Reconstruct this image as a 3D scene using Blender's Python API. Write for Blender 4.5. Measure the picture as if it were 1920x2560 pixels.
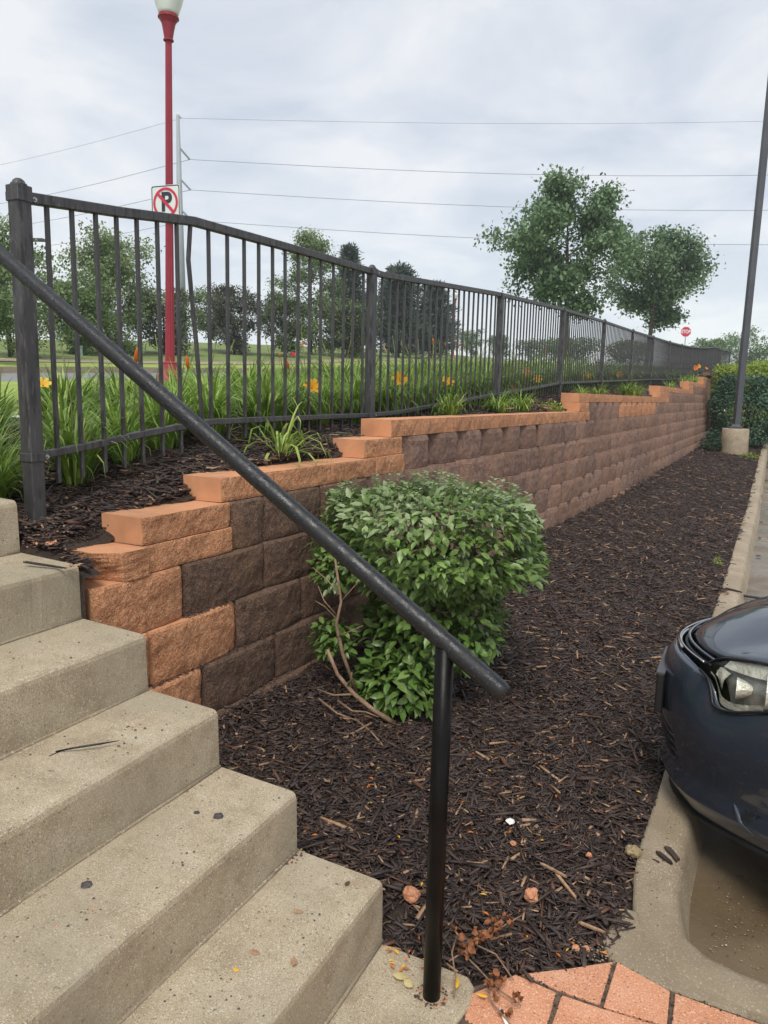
import bpy, bmesh, math, random
import numpy as np
from mathutils import Vector, Matrix, noise
R = math.radians
random.seed(7); rng = np.random.default_rng(7)
scene = bpy.context.scene
for o in list(bpy.data.objects): bpy.data.objects.remove(o)
C = scene.collection
# ------------------------------------------------------------------ camera
cam_d = bpy.data.cameras.new('camera'); cam = bpy.data.objects.new('camera', cam_d); C.objects.link(cam)
yaw, pitch, roll = 0.45612, 0.15769, 0.02279
CAM = Vector((1.879, -1.639, 0.558))
fw = Vector((-math.sin(yaw)*math.cos(pitch), math.cos(yaw)*math.cos(pitch), -math.sin(pitch)))
rt = Vector((math.cos(yaw), math.sin(yaw), 0)); up = rt.cross(fw)
rt2 = math.cos(roll)*rt + math.sin(roll)*up; up2 = -math.sin(roll)*rt + math.cos(roll)*up
m3 = Matrix((rt2, up2, -fw)).transposed()
cam.matrix_world = Matrix.Translation(CAM) @ m3.to_4x4()
cam_d.sensor_fit = 'VERTICAL'; cam_d.sensor_height = 36; cam_d.lens = 1858.455/2560*36
cam_d.clip_start = .05; cam_d.clip_end = 2000
scene.camera = cam
# ------------------------------------------------------------------ world, sun, exposure
SUN_EL, SUN_AZ = R(56), R(160)      # azimuth measured from +Y towards +X
w = bpy.data.worlds.new('World'); scene.world = w; w.use_nodes = True
nt = w.node_tree; nt.nodes.clear()
def N(t, tree=None, **k):
    n = (tree or nt).nodes.new(t)
    for a, b in k.items(): setattr(n, a, b)
    return n
out = N('ShaderNodeOutputWorld'); bgs = N('ShaderNodeBackground'); bgc = N('ShaderNodeBackground'); mixw = N('ShaderNodeMixShader')
sky = N('ShaderNodeTexSky', sky_type='NISHITA', sun_disc=False)
sky.sun_elevation = SUN_EL; sky.sun_rotation = SUN_AZ
bgs.inputs[1].default_value = .12
nt.links.new(sky.outputs[0], bgs.inputs[0])
tc = N('ShaderNodeTexCoord'); sep = N('ShaderNodeSeparateXYZ'); nt.links.new(tc.outputs['Generated'], sep.inputs[0])
def mth(op, a, b, tree=None):
    n = N('ShaderNodeMath', tree, operation=op)
    for i, v in enumerate((a, b)):
        if isinstance(v, (int, float)): n.inputs[i].default_value = v
        elif v is not None: (tree or nt).links.new(v, n.inputs[i])
    return n.outputs[0]
zc = mth('ADD', mth('MAXIMUM', sep.outputs[2], 0.0), .16)
cx = mth('DIVIDE', sep.outputs[0], zc); cy = mth('DIVIDE', sep.outputs[1], zc)
comb = N('ShaderNodeCombineXYZ'); nt.links.new(cx, comb.inputs[0]); nt.links.new(cy, comb.inputs[1])
n1 = N('ShaderNodeTexNoise'); n1.inputs['Scale'].default_value = 1.7; n1.inputs['Detail'].default_value = 8; n1.inputs['Roughness'].default_value = .55; n1.inputs['Distortion'].default_value = .4
nt.links.new(comb.outputs[0], n1.inputs['Vector'])
n2 = N('ShaderNodeTexNoise'); n2.inputs['Scale'].default_value = .45; n2.inputs['Detail'].default_value = 3
nt.links.new(comb.outputs[0], n2.inputs['Vector'])
cr = N('ShaderNodeValToRGB'); e = cr.color_ramp.elements
e[0].position = .43; e[0].color = (.335, .363, .405, 1); e[1].position = .575; e[1].color = (.485, .485, .488, 1)
mid = cr.color_ramp.elements.new(.5); mid.color = (.405, .422, .448, 1)
nt.links.new(mth('ADD', mth('MULTIPLY', n1.outputs[0], .62), mth('MULTIPLY', n2.outputs[0], .38)), cr.inputs[0])
hz = N('ShaderNodeValToRGB'); hz.color_ramp.elements[0].position = .0; hz.color_ramp.elements[0].color = (1, 1, 1, 1)
hz.color_ramp.elements[1].position = .26; hz.color_ramp.elements[1].color = (0, 0, 0, 1)
nt.links.new(sep.outputs[2], hz.inputs[0])
mx = N('ShaderNodeMixRGB'); mx.inputs[2].default_value = (.445, .468, .474, 1)
nt.links.new(mth('MULTIPLY', hz.outputs[0], .8), mx.inputs[0]); nt.links.new(cr.outputs[0], mx.inputs[1])
nt.links.new(mx.outputs[0], bgc.inputs[0]); bgc.inputs[1].default_value = 1.0
mixw.inputs[0].default_value = .9
nt.links.new(bgs.outputs[0], mixw.inputs[1]); nt.links.new(bgc.outputs[0], mixw.inputs[2]); nt.links.new(mixw.outputs[0], out.inputs[0])
sd = bpy.data.lights.new('sun', 'SUN'); so = bpy.data.objects.new('sun', sd); C.objects.link(so)
sd.energy = 1.5; sd.angle = R(22); sd.color = (1, .95, .88)
sdir = Vector((math.sin(SUN_AZ)*math.cos(SUN_EL), math.cos(SUN_AZ)*math.cos(SUN_EL), math.sin(SUN_EL)))
so.rotation_euler = sdir.to_track_quat('Z', 'Y').to_euler()
scene.render.engine = 'CYCLES'
vs = scene.view_settings; vs.view_transform = 'Standard'; vs.look = 'None'; vs.gamma = 1; vs.exposure = .97; vs.use_curve_mapping = False
scene.render.resolution_x = 768; scene.render.resolution_y = 1024
# ------------------------------------------------------------------ materials
def pmat(name, stops, scale=8, detail=6, rough=.7, bump=0, bscale=60, bdist=.01, coat=0, metallic=0, spec=.5, rvar=0, speck=None, objvar=0, stretch=None, rough2=None, sheen=0, trans=0, big=None):
    """procedural Principled material: noise ramp, optional specks, big stains, bump, per-object variation"""
    m = bpy.data.materials.new(name); m.use_nodes = True; t = m.node_tree; b = t.nodes['Principled BSDF']
    g = N('ShaderNodeNewGeometry', t); pos = g.outputs['Position']
    if stretch:
        tcn = N('ShaderNodeTexCoord', t); mp = N('ShaderNodeMapping', t); mp.inputs['Scale'].default_value = stretch
        t.links.new(tcn.outputs['Object'], mp.inputs[0]); pos = mp.outputs[0]
    no = N('ShaderNodeTexNoise', t); no.inputs['Scale'].default_value = scale; no.inputs['Detail'].default_value = detail; no.inputs['Roughness'].default_value = .65
    t.links.new(pos, no.inputs['Vector'])
    r = N('ShaderNodeValToRGB', t); els = r.color_ramp.elements
    lo, hi = .32, .68
    els[0].position = lo; els[0].color = (*stops[0], 1); els[1].position = hi; els[1].color = (*stops[-1], 1)
    for i, s in enumerate(stops[1:-1]):
        q = els.new(lo+(hi-lo)*(i+1)/(len(stops)-1)); q.color = (*s, 1)
    t.links.new(no.outputs[0], r.inputs[0]); col = r.outputs[0]
    if speck:
        for (ssc, thr, sc_, amt) in speck:
            v = N('ShaderNodeTexNoise', t); v.inputs['Scale'].default_value = ssc; v.inputs['Detail'].default_value = 2
            t.links.new(pos, v.inputs['Vector'])
            rr = N('ShaderNodeMapRange', t); rr.inputs[1].default_value = thr; rr.inputs[2].default_value = thr+.06; rr.inputs[3].default_value = 0; rr.inputs[4].default_value = amt
            t.links.new(v.outputs[0], rr.inputs[0])
            mi = N('ShaderNodeMixRGB', t); mi.inputs[2].default_value = (*sc_, 1); t.links.new(rr.outputs[0], mi.inputs[0]); t.links.new(col, mi.inputs[1]); col = mi.outputs[0]
    if big:
        bsc, lo_, hi_, bc, amt = big
        v = N('ShaderNodeTexNoise', t); v.inputs['Scale'].default_value = bsc; v.inputs['Detail'].default_value = 5; t.links.new(pos, v.inputs['Vector'])
        rr = N('ShaderNodeMapRange', t); rr.inputs[1].default_value = lo_; rr.inputs[2].default_value = hi_; rr.inputs[4].default_value = amt
        t.links.new(v.outputs[0], rr.inputs[0])
        mi = N('ShaderNodeMixRGB', t); mi.inputs[2].default_value = (*bc, 1); t.links.new(rr.outputs[0], mi.inputs[0]); t.links.new(col, mi.inputs[1]); col = mi.outputs[0]
    if objvar:
        oi = N('ShaderNodeObjectInfo', t); hs = N('ShaderNodeHueSaturation', t)
        mr = N('ShaderNodeMapRange', t); mr.inputs[3].default_value = 1-objvar; mr.inputs[4].default_value = 1+objvar
        t.links.new(oi.outputs['Random'], mr.inputs[0]); t.links.new(mr.outputs[0], hs.inputs['Value']); t.links.new(col, hs.inputs['Color']); col = hs.outputs[0]
    t.links.new(col, b.inputs['Base Color'])
    b.inputs['Roughness'].default_value = rough; b.inputs['Metallic'].default_value = metallic
    b.inputs['Specular IOR Level'].default_value = spec; b.inputs['Coat Weight'].default_value = coat; b.inputs['Coat Roughness'].default_value = .04
    if rough2 is not None:
        v = N('ShaderNodeTexNoise', t); v.inputs['Scale'].default_value = rough2[0]; v.inputs['Detail'].default_value = 4; t.links.new(pos, v.inputs['Vector'])
        rr = N('ShaderNodeMapRange', t); rr.inputs[1].default_value = .42; rr.inputs[2].default_value = .58; rr.inputs[3].default_value = rough2[1]; rr.inputs[4].default_value = rough2[2]
        t.links.new(v.outputs[0], rr.inputs[0]); t.links.new(rr.outputs[0], b.inputs['Roughness'])
    if bump:
        v = N('ShaderNodeTexNoise', t); v.inputs['Scale'].default_value = bscale; v.inputs['Detail'].default_value = 6; v.inputs['Roughness'].default_value = .7; t.links.new(pos, v.inputs['Vector'])
        bp = N('ShaderNodeBump', t); bp.inputs['Strength'].default_value = bump; bp.inputs['Distance'].default_value = bdist
        t.links.new(v.outputs[0], bp.inputs['Height']); t.links.new(bp.outputs[0], b.inputs['Normal'])
    if trans:
        b.inputs['Transmission Weight'].default_value = trans
    return m
def leafmat(name, a, c, rough=.5, scale=3, spec=.4, tr=.35, objvar=0.0):
    m = pmat(name, [a, c], scale=scale, detail=3, rough=rough, spec=spec, objvar=objvar)
    t = m.node_tree; b = t.nodes['Principled BSDF']; o = t.nodes['Material Output']
    src = b.inputs['Base Color'].links[0].from_socket
    tl = N('ShaderNodeBsdfTranslucent', t); t.links.new(src, tl.inputs[0])
    ms = N('ShaderNodeMixShader', t); ms.inputs[0].default_value = tr
    t.links.new(b.outputs[0], ms.inputs[1]); t.links.new(tl.outputs[0], ms.inputs[2]); t.links.new(ms.outputs[0], o.inputs[0])
    return m
M = {}
M['concrete'] = pmat('concrete', [(.31,.248,.162),(.41,.338,.228),(.48,.405,.29)], scale=9, rough=.85, bump=.7, bscale=260, bdist=.004,
    speck=[(330,.555,(.17,.135,.10),.7),(230,.60,(.68,.63,.54),.6),(95,.66,(.12,.10,.10),.8)], big=(2.2,.45,.62,(.27,.24,.17),.55))
M['curb_concrete'] = pmat('curb_concrete', [(.24,.185,.12),(.32,.255,.175),(.38,.315,.23)], scale=7, rough=.7, bump=.8, bscale=220, bdist=.005,
    speck=[(240,.62,(.12,.085,.055),.7),(170,.60,(.72,.66,.52),.7)], big=(1.8,.42,.6,(.25,.20,.13),.6))
M['parking'] = pmat('parking_surface', [(.085,.060,.034),(.135,.098,.058),(.21,.165,.11)], scale=3, rough=.3, bump=.35, bscale=160, bdist=.004,
    speck=[(190,.67,(.66,.58,.42),.6)], rough2=(1.6,.06,.5), big=(.9,.45,.6,(.16,.12,.075),.6))
M['asphalt'] = pmat('asphalt', [(.16,.16,.165),(.22,.22,.22)], scale=4, rough=.8)
M['orange'] = pmat('orange_block', [(.37,.155,.070),(.52,.235,.108),(.64,.33,.17)], scale=34, rough=.9, bump=1.0, bscale=120, bdist=.012,
    speck=[(210,.56,(.78,.46,.28),.7),(150,.57,(.24,.085,.04),.6)], objvar=.08)
M['joint'] = pmat('joint_sand', [(.07,.045,.032),(.17,.12,.085)], scale=40, rough=.95, bump=1, bscale=120, bdist=.006)
M['orange_top'] = pmat('orange_smooth', [(.50,.235,.115),(.60,.295,.155)], scale=6, rough=.9, big=(5,.47,.66,(.34,.165,.085),.6), bump=.25, bscale=300, bdist=.003, objvar=.04, speck=[(300,.68,(.3,.12,.06),.5)])
M['brown'] = pmat('brown_block', [(.125,.072,.052),(.215,.128,.094),(.31,.20,.152)], scale=34, rough=.9, bump=1.0, bscale=110, bdist=.012,
    speck=[(230,.62,(.46,.31,.24),.75),(160,.64,(.05,.03,.022),.7)], objvar=.16, big=(1.2,.46,.66,(.30,.17,.11),.6))
M['brown_dark'] = pmat('brown_block_dark', [(.075,.042,.028),(.128,.075,.049),(.20,.122,.082)], scale=34, rough=.9, bump=1.0, bscale=110, bdist=.012,
    speck=[(230,.58,(.40,.25,.17),.75),(160,.60,(.035,.02,.014),.7)], objvar=.12, big=(2.2,.5,.62,(.20,.115,.06),.5))
M['soil'] = pmat('soil', [(.020,.013,.010),(.045,.028,.020),(.07,.045,.032)], scale=25, rough=.9, bump=1, bscale=60, bdist=.02)
M['chip_dark'] = pmat('mulch_dark', [(.022,.0150,.0138),(.052,.036,.031)], scale=30, rough=.55, spec=.45, bump=.5, bscale=200, bdist=.003)
M['chip_brown'] = pmat('mulch_brown', [(.040,.026,.022),(.085,.056,.044)], scale=30, rough=.6, spec=.4, bump=.5, bscale=200, bdist=.003)
M['chip_red'] = pmat('mulch_red', [(.06,.026,.015),(.12,.055,.03)], scale=30, rough=.6)
M['chip_light'] = pmat('mulch_light', [(.20,.11,.06),(.42,.27,.16)], scale=60, rough=.7)
M['paver'] = pmat('paver', [(.52,.225,.115),(.60,.28,.155),(.65,.34,.21)], scale=8, rough=.9, bump=.7, bscale=180, bdist=.005, objvar=.05,
    speck=[(240,.56,(.36,.14,.09),.6),(180,.58,(.80,.54,.40),.6),(120,.64,(.12,.07,.06),.7)])
M['rail'] = pmat('black_paint', [(.005,.006,.007),(.010,.011,.013)], scale=20, rough=.34, coat=.0, spec=.48, bump=.4, bscale=150, bdist=.003, rough2=(45,.24,.55), speck=[(120,.66,(.09,.10,.115),.5)])
M['railpost'] = pmat('black_paint_shaded', [(.003,.003,.003),(.008,.007,.007)], scale=20, rough=.30, spec=.12, bump=.2, bscale=90, bdist=.003)  # rail's paint again, with the post's dark reflections put into a darker colour
M['fence'] = pmat('fence_paint', [(.034,.034,.036),(.062,.060,.062)], scale=14, rough=.5, spec=.5, bump=.12, bscale=60, bdist=.003, speck=[(26,.54,(.020,.018,.018),.85),(60,.60,(.12,.12,.125),.5)], stretch=(2.2,2.2,.35))
M['bolt'] = pmat('bolt_metal', [(.3,.3,.3),(.5,.5,.5)], rough=.35, metallic=.8)
M['red'] = pmat('lamp_red', [(.23,.018,.032),(.29,.026,.044)], scale=3, rough=.45, spec=.4)
M['globe'] = pmat('globe', [(.62,.66,.62),(.74,.77,.74)], scale=6, rough=.25, spec=.5)
M['galv'] = pmat('galvanised', [(.24,.27,.29),(.30,.33,.35)], scale=.6, rough=.6)
M['darkpole'] = pmat('dark_pole', [(.055,.058,.068),(.08,.083,.095)], scale=2, rough=.5)
M['wire'] = pmat('wire', [(.20,.22,.24),(.22,.24,.26)], rough=.6)
M['signwhite'] = pmat('sign_white', [(.62,.64,.63),(.68,.70,.69)], rough=.4)
M['signred'] = pmat('sign_red', [(.50,.018,.055),(.54,.025,.065)], rough=.4)
M['signblack'] = pmat('sign_black', [(.018,.022,.035),(.025,.028,.04)], rough=.4)
M['bark'] = pmat('bark', [(.06,.045,.035),(.12,.095,.075)], scale=20, rough=.9, bump=.6, bscale=40)
M['twig'] = pmat('twig', [(.16,.10,.065),(.33,.22,.14)], scale=25, rough=.85, bump=.6, bscale=120)
M['lawn'] = pmat('lawn_green', [(.20,.27,.05),(.26,.34,.07),(.31,.39,.09)], scale=2.2, detail=8, rough=.95, bump=.6, bscale=14, bdist=.05)
M['berm'] = pmat('lawn_mown', [(.11,.155,.042),(.155,.205,.055),(.19,.24,.075)], scale=1.3, detail=8, rough=.95, bump=.6, bscale=10, bdist=.06)
M['lily'] = leafmat('lily_blade', (.12,.21,.03), (.25,.39,.07), rough=.38, scale=9, tr=.35, objvar=.18)
M['lily2'] = leafmat('lily_blade_light', (.32,.43,.09), (.45,.56,.14), rough=.4, scale=9, tr=.35, objvar=.1)
M['stalk'] = leafmat('stalk', (.12,.16,.04), (.22,.25,.08), rough=.5, tr=.2)
M['petal'] = leafmat('petal', (.86,.38,.012), (.90,.50,.03), rough=.5, scale=30, tr=.4)
M['petal2'] = leafmat('petal_orange', (.75,.18,.02), (.80,.27,.03), rough=.5, scale=30, tr=.4)
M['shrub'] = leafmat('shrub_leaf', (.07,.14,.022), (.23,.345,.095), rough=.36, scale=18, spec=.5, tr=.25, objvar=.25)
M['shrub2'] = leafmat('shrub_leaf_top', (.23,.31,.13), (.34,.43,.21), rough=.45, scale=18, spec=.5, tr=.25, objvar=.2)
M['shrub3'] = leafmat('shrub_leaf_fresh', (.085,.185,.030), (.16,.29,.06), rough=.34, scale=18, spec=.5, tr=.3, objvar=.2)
M['maple'] = leafmat('maple_leaf', (.10,.175,.085), (.19,.29,.145), rough=.5, scale=.9, tr=.2)
M['lightleaf'] = leafmat('pale_tree_leaf', (.18,.24,.11), (.32,.40,.19), rough=.5, scale=.8, tr=.3)
M['midleaf'] = leafmat('mid_tree_leaf', (.10,.165,.055), (.19,.275,.10), rough=.5, scale=.8, tr=.3)
M['darkleaf'] = leafmat('dark_tree_leaf', (.07,.08,.055), (.13,.135,.09), rough=.5, scale=1.1, tr=.2)
M['needle'] = leafmat('needle', (.048,.073,.060), (.09,.13,.10), rough=.6, scale=1.1, tr=.1)
M['hedge'] = leafmat('hedge_leaf', (.035,.085,.045), (.08,.155,.085), rough=.4, scale=3, tr=.2)
M['hedgey'] = leafmat('hedge_leaf_yellow', (.16,.24,.03), (.36,.44,.07), rough=.45, scale=3, tr=.3)
M['deadleaf'] = leafmat('dead_leaf', (.20,.075,.03), (.38,.16,.07), rough=.7, scale=40, tr=.2)
M['palewither'] = leafmat('withered_leaf', (.42,.36,.16), (.60,.50,.24), rough=.7, scale=50, tr=.2)
M['yellow'] = leafmat('yellow_petal', (.75,.42,.03), (.85,.55,.08), rough=.6, scale=40, tr=.3)
M['white'] = pmat('white_scrap', [(.75,.74,.70),(.85,.84,.8)], rough=.7)
M['orange_stone'] = pmat('orange_stone', [(.50,.20,.10),(.66,.33,.19)], scale=60, rough=.95, bump=1, bscale=150, bdist=.006)
M['tan_stone'] = pmat('tan_stone', [(.22,.16,.08),(.42,.33,.19)], scale=60, rough=.95, bump=1, bscale=150, bdist=.006)
M['speck_dark'] = pmat('dark_speck', [(.03,.028,.035),(.09,.07,.07)], scale=60, rough=.6)
M['utility_green'] = pmat('utility_green', [(.22,.32,.26),(.28,.38,.31)], rough=.6)
# car
M['carpaint'] = pmat('car_paint', [(.032,.044,.064),(.042,.056,.080)], scale=2, rough=.26, metallic=.35, coat=1, spec=.5, bump=.10, bscale=120, bdist=.002)
M['carhood'] = pmat('car_paint_wet', [(.032,.044,.064),(.042,.056,.080)], scale=2, rough=.2, metallic=.35, coat=1, spec=.5, bump=.8, bscale=38, bdist=.002)
M['carblack'] = pmat('car_black', [(.006,.006,.007),(.012,.012,.013)], rough=.5)
M['chrome'] = pmat('chrome', [(.45,.46,.47),(.55,.56,.57)], rough=.18, metallic=1)
M['lamp_inner'] = pmat('lamp_reflector', [(.52,.52,.44),(.80,.79,.70)], scale=18, rough=.22, metallic=.4, bump=.5, bscale=12, bdist=.05)
M['lamp_dark'] = pmat('lamp_housing', [(.16,.16,.145),(.42,.42,.39)], scale=22, rough=.3, metallic=.4)
M['tyre'] = pmat('tyre', [(.012,.012,.012),(.02,.02,.02)], rough=.8)
M['glassdark'] = pmat('window_glass', [(.02,.025,.03),(.03,.035,.04)], rough=.05, coat=1)
def clearmat():
    m = bpy.data.materials.new('clear_lens'); m.use_nodes = True; t = m.node_tree; o = t.nodes['Material Output']; t.nodes.remove(t.nodes['Principled BSDF'])
    tr = N('ShaderNodeBsdfTransparent', t); gl = N('ShaderNodeBsdfGlossy', t); gl.inputs['Roughness'].default_value = .05; fr = N('ShaderNodeValue', t); fr.outputs[0].default_value = .06; mx_ = N('ShaderNodeMixShader', t)
    tr.inputs[0].default_value = (.93,.93,.9,1)
    t.links.new(fr.outputs[0], mx_.inputs[0]); t.links.new(tr.outputs[0], mx_.inputs[1]); t.links.new(gl.outputs[0], mx_.inputs[2]); t.links.new(mx_.outputs[0], o.inputs[0]); return m
M['lens'] = clearmat()
# ------------------------------------------------------------------ mesh helpers
def mesh_arr(name, V, F, mats=(), mi=None, smooth=False):
    V = np.asarray(V, np.float32).reshape(-1, 3); F = np.asarray(F, np.int32); k = F.shape[1]
    me = bpy.data.meshes.new(name); me.vertices.add(len(V)); me.vertices.foreach_set('co', V.ravel())
    me.loops.add(F.size); me.loops.foreach_set('vertex_index', F.ravel())
    me.polygons.add(len(F)); me.polygons.foreach_set('loop_start', np.arange(0, F.size, k, dtype=np.int32)); me.polygons.foreach_set('loop_total', np.full(len(F), k, np.int32))
    for m in mats: me.materials.append(m)
    if mi is not None: me.polygons.foreach_set('material_index', np.asarray(mi, np.int32))
    if smooth: me.polygons.foreach_set('use_smooth', np.ones(len(F), bool))
    me.update(calc_edges=True); return me
class MB:
    """collects simple shapes into one mesh"""
    def __init__(s): s.v = []; s.f = []; s.m = []
    def add(s, V, F, m=0):
        n = len(s.v); s.v += [tuple(x) for x in V]; s.f += [tuple(i+n for i in f) for f in F]; s.m += [m]*len(F); return s
    def box(s, c, d, rz=0, m=0, taper=1):
        ca, sa = math.cos(rz), math.sin(rz); V = []
        for z in (-.5, .5):
            k = taper if z > 0 else 1
            for x, y in ((-.5,-.5),(.5,-.5),(.5,.5),(-.5,.5)):
                X, Y = x*d[0]*k, y*d[1]*k; V.append((c[0]+X*ca-Y*sa, c[1]+X*sa+Y*ca, c[2]+z*d[2]))
        return s.add(V, [(3,2,1,0),(4,5,6,7),(0,1,5,4),(1,2,6,5),(2,3,7,6),(3,0,4,7)], m)
    def bar(s, a, b, w, h, m=0, upv=Vector((0,0,1))):
        a, b = Vector(a), Vector(b); d = (b-a).normalized(); sd_ = d.cross(upv)
        if sd_.length < 1e-4: sd_ = Vector((1,0,0))
        sd_.normalize(); u = sd_.cross(d)
        V = [p + sd_*x*w/2 + u*z*h/2 for p in (a, b) for x, z in ((-1,-1),(1,-1),(1,1),(-1,1))]
        return s.add(V, [(0,1,2,3),(7,6,5,4),(0,4,5,1),(1,5,6,2),(2,6,7,3),(3,7,4,0)], m)
    def tube(s, pts, rad, n=8, m=0, caps=True):
        pts = [Vector(p) for p in pts]; base = len(s.v); prev = None
        if not hasattr(rad, '__len__'): rad = [rad]*len(pts)
        for i, p in enumerate(pts):
            d = (pts[min(i+1, len(pts)-1)]-pts[max(i-1, 0)]).normalized()
            if prev is None: a = d.orthogonal().normalized()
            else:
                a = prev - d*prev.dot(d)
                a = a.normalized() if a.length > 1e-6 else d.orthogonal().normalized()
            prev = a; b = d.cross(a)
            for j in range(n):
                t = 2*math.pi*j/n; s.v.append(tuple(p+(a*math.cos(t)+b*math.sin(t))*rad[i]))
        for i in range(len(pts)-1):
            for j in range(n):
                s.f.append((base+i*n+j, base+i*n+(j+1)%n, base+(i+1)*n+(j+1)%n, base+(i+1)*n+j)); s.m.append(m)
        if caps:
            s.f.append(tuple(base+j for j in reversed(range(n)))); s.m.append(m)
            s.f.append(tuple(base+(len(pts)-1)*n+j for j in range(n))); s.m.append(m)
        return s
    def lathe(s, c, prof, n=24, m=0):
        base = len(s.v)
        for r, z in prof:
            for j in range(n):
                t = 2*math.pi*j/n; s.v.append((c[0]+r*math.cos(t), c[1]+r*math.sin(t), c[2]+z))
        for i in range(len(prof)-1):
            for j in range(n):
                s.f.append((base+i*n+j, base+i*n+(j+1)%n, base+(i+1)*n+(j+1)%n, base+(i+1)*n+j)); s.m.append(m)
        s.f.append(tuple(base+j for j in reversed(range(n)))); s.m.append(m)
        s.f.append(tuple(base+(len(prof)-1)*n+j for j in range(n))); s.m.append(m)
        return s
    def prism(s, poly, z0, z1, m=0, mtop=None):
        n = len(poly); V = [(x, y, z0) for x, y in poly]+[(x, y, z1) for x, y in poly]
        s.add(V, [tuple(reversed(range(n)))]+[(i, (i+1)%n, n+(i+1)%n, n+i) for i in range(n)], m)
        s.f.append(tuple(range(len(s.v)-n, len(s.v)))); s.m.append(m if mtop is None else mtop); return s
    def mesh(s, name, mats, smooth=False):
        me = bpy.data.meshes.new(name); me.from_pydata(s.v, [], s.f)
        for m in (mats if isinstance(mats, (list, tuple)) else [mats]): me.materials.append(m)
        me.polygons.foreach_set('material_index', s.m)
        if smooth: me.polygons.foreach_set('use_smooth', [True]*len(s.f))
        me.update(); return me
def obj(name, me, parent=None, loc=None, rot=None, kind=None, label=None, cat=None, group=None, scale=None):
    o = bpy.data.objects.new(name, me); C.objects.link(o)
    if parent: o.parent = parent
    if loc is not None: o.location = loc
    if rot is not None: o.rotation_euler = rot
    if scale is not None: o.scale = scale
    if kind: o['kind'] = kind
    if label: o['label'] = label
    if cat: o['category'] = cat
    if group: o['group'] = group
    return o
def thing(name, label, cat, loc=(0,0,0), rz=0, group=None, kind=None):
    return obj(name, None, loc=loc, rot=(0,0,rz), label=label, cat=cat, group=group, kind=kind)
def bevel(o, w_=.004, seg=2, ang=40):
    b = o.modifiers.new('bevel', 'BEVEL'); b.width = w_; b.segments = seg; b.limit_method = 'ANGLE'; b.angle_limit = R(ang); return o
# ------------------------------------------------------------------ terrain
def itp(x, pts): return np.interp(x, [p[0] for p in pts], [p[1] for p in pts])
GF = [(-60,-.9),(-10,-.05),(-1,.05),(0,.06),(.2,.09),(.5,.17),(.9,.25),(1.4,.29),(2.5,.33),(4.8,.43),(6.7,.55),(9.8,.70),(14.7,.86),(19.6,1.02),(24.5,1.26),(29.4,1.60),(33,1.82),(60,3.05),(90,3.9),(400,5)]
GL = [(-60,-2.0),(0,.22),(6,.5),(10,.69),(15,.86),(20,1.03),(25,1.27),(30,1.60),(33,1.8),(60,3.05),(90,3.9),(400,5)]
HX = [(-400,.8),(-90,1.2),(-40,1.75),(-30,1.55),(-24,1.1),(-18,.6),(-15,.35),(-13.2,.2),(-6,.14),(-3.5,.0),(0,0)]
GW = [(-5,-.1),(0,-.03),(.25,-.02),(.35,.05),(.68,.08),(.8,.15),(1.2,.175),(1.8,.19),(1.95,.26),(2.25,.29),(3,.37),(6.4,.39),(6.8,.47),(7.3,.55),(12.4,.59),(12.9,.69),(14,.76),(16.2,.78),(18,.93),(21,.97),(23,1.15),(25,1.3),(31,1.75),(40,2.1)]
WY = .03155
def xw(y, k=0): return .009-.012*k+WY*y
def zk(k): return -.086+.1*k
def T(x, y):
    x = np.asarray(x, float); y = np.asarray(y, float)
    k = np.clip((-x-.5)/2.5, 0, 1); g = itp(y, GF)*(1-k)+itp(y, GL)*k+itp(x, HX)
    kw = np.clip((x+.30)/.28, 0, 1); return g*(1-kw)+itp(y, GW)*kw
ZC = [(-5,-.925),(0,-.925),(10,-.90),(17,-.75),(27,-.58),(36,.2),(45,1.6),(60,2.9),(400,4)]
ZW = [(-1,-.70),(.7,-.695),(1.2,-.70),(3,-.67),(5,-.655),(8.5,-.70),(13,-.68),(15.5,-.66),(21,-.56),(23,-.48),(30,.2),(36,1.9),(60,2.9),(400,4)]
XC = [(-5,1.70),(.2,1.70),(.36,1.80),(.8,1.80),(4.6,1.895),(8.9,2.01),(17,2.18),(27,2.38),(40,2.7),(400,10)]
def zbed(x, y):
    x0 = xw(np.asarray(y, float))+.04; x1 = itp(y, XC)-.1
    t = np.clip((x-x0)/(x1-x0), 0, 1)**.85
    z = itp(y, ZW)*(1-t)+(itp(y, ZC)-.012)*t
    e = np.where(x < 1.0, -.6, np.where(x < 1.10, -.6+.6*(x-1.0)/.10, np.where(x < 1.36, -.015, -.015+.26*(x-1.36)/.34)))
    k = np.clip((y-e)/.30, 0, 1); k = k*k*(3-2*k)
    z = np.where(y < e-.004, -1.0, (-.925)*(1-k)+z*k)
    return z
def sheet(name, xs, ys, fz, mat_, kind='structure', noise_=0, smooth=True, xmap=None):
    xs = np.asarray(xs, float); ys = np.asarray(ys, float); XX, YY = np.meshgrid(xs, ys)
    if xmap is not None: XX = xmap(XX, YY)
    ZZ = fz(XX, YY)
    if noise_: ZZ = ZZ + rng.normal(0, noise_, ZZ.shape)
    V = np.stack([XX, YY, ZZ], -1).reshape(-1, 3); nx, ny = len(xs), len(ys)
    i = np.arange((ny-1)*(nx-1)); a = (i//(nx-1))*nx + i % (nx-1)
    F = np.stack([a, a+1, a+nx+1, a+nx], -1)
    return obj(name, mesh_arr(name, V, F, [mat_], smooth=smooth), kind=kind)
ysL = np.concatenate([np.arange(-60,-4,8), np.arange(-4,36,1.0), np.arange(36,100,4), np.arange(100,420,40)])
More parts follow.
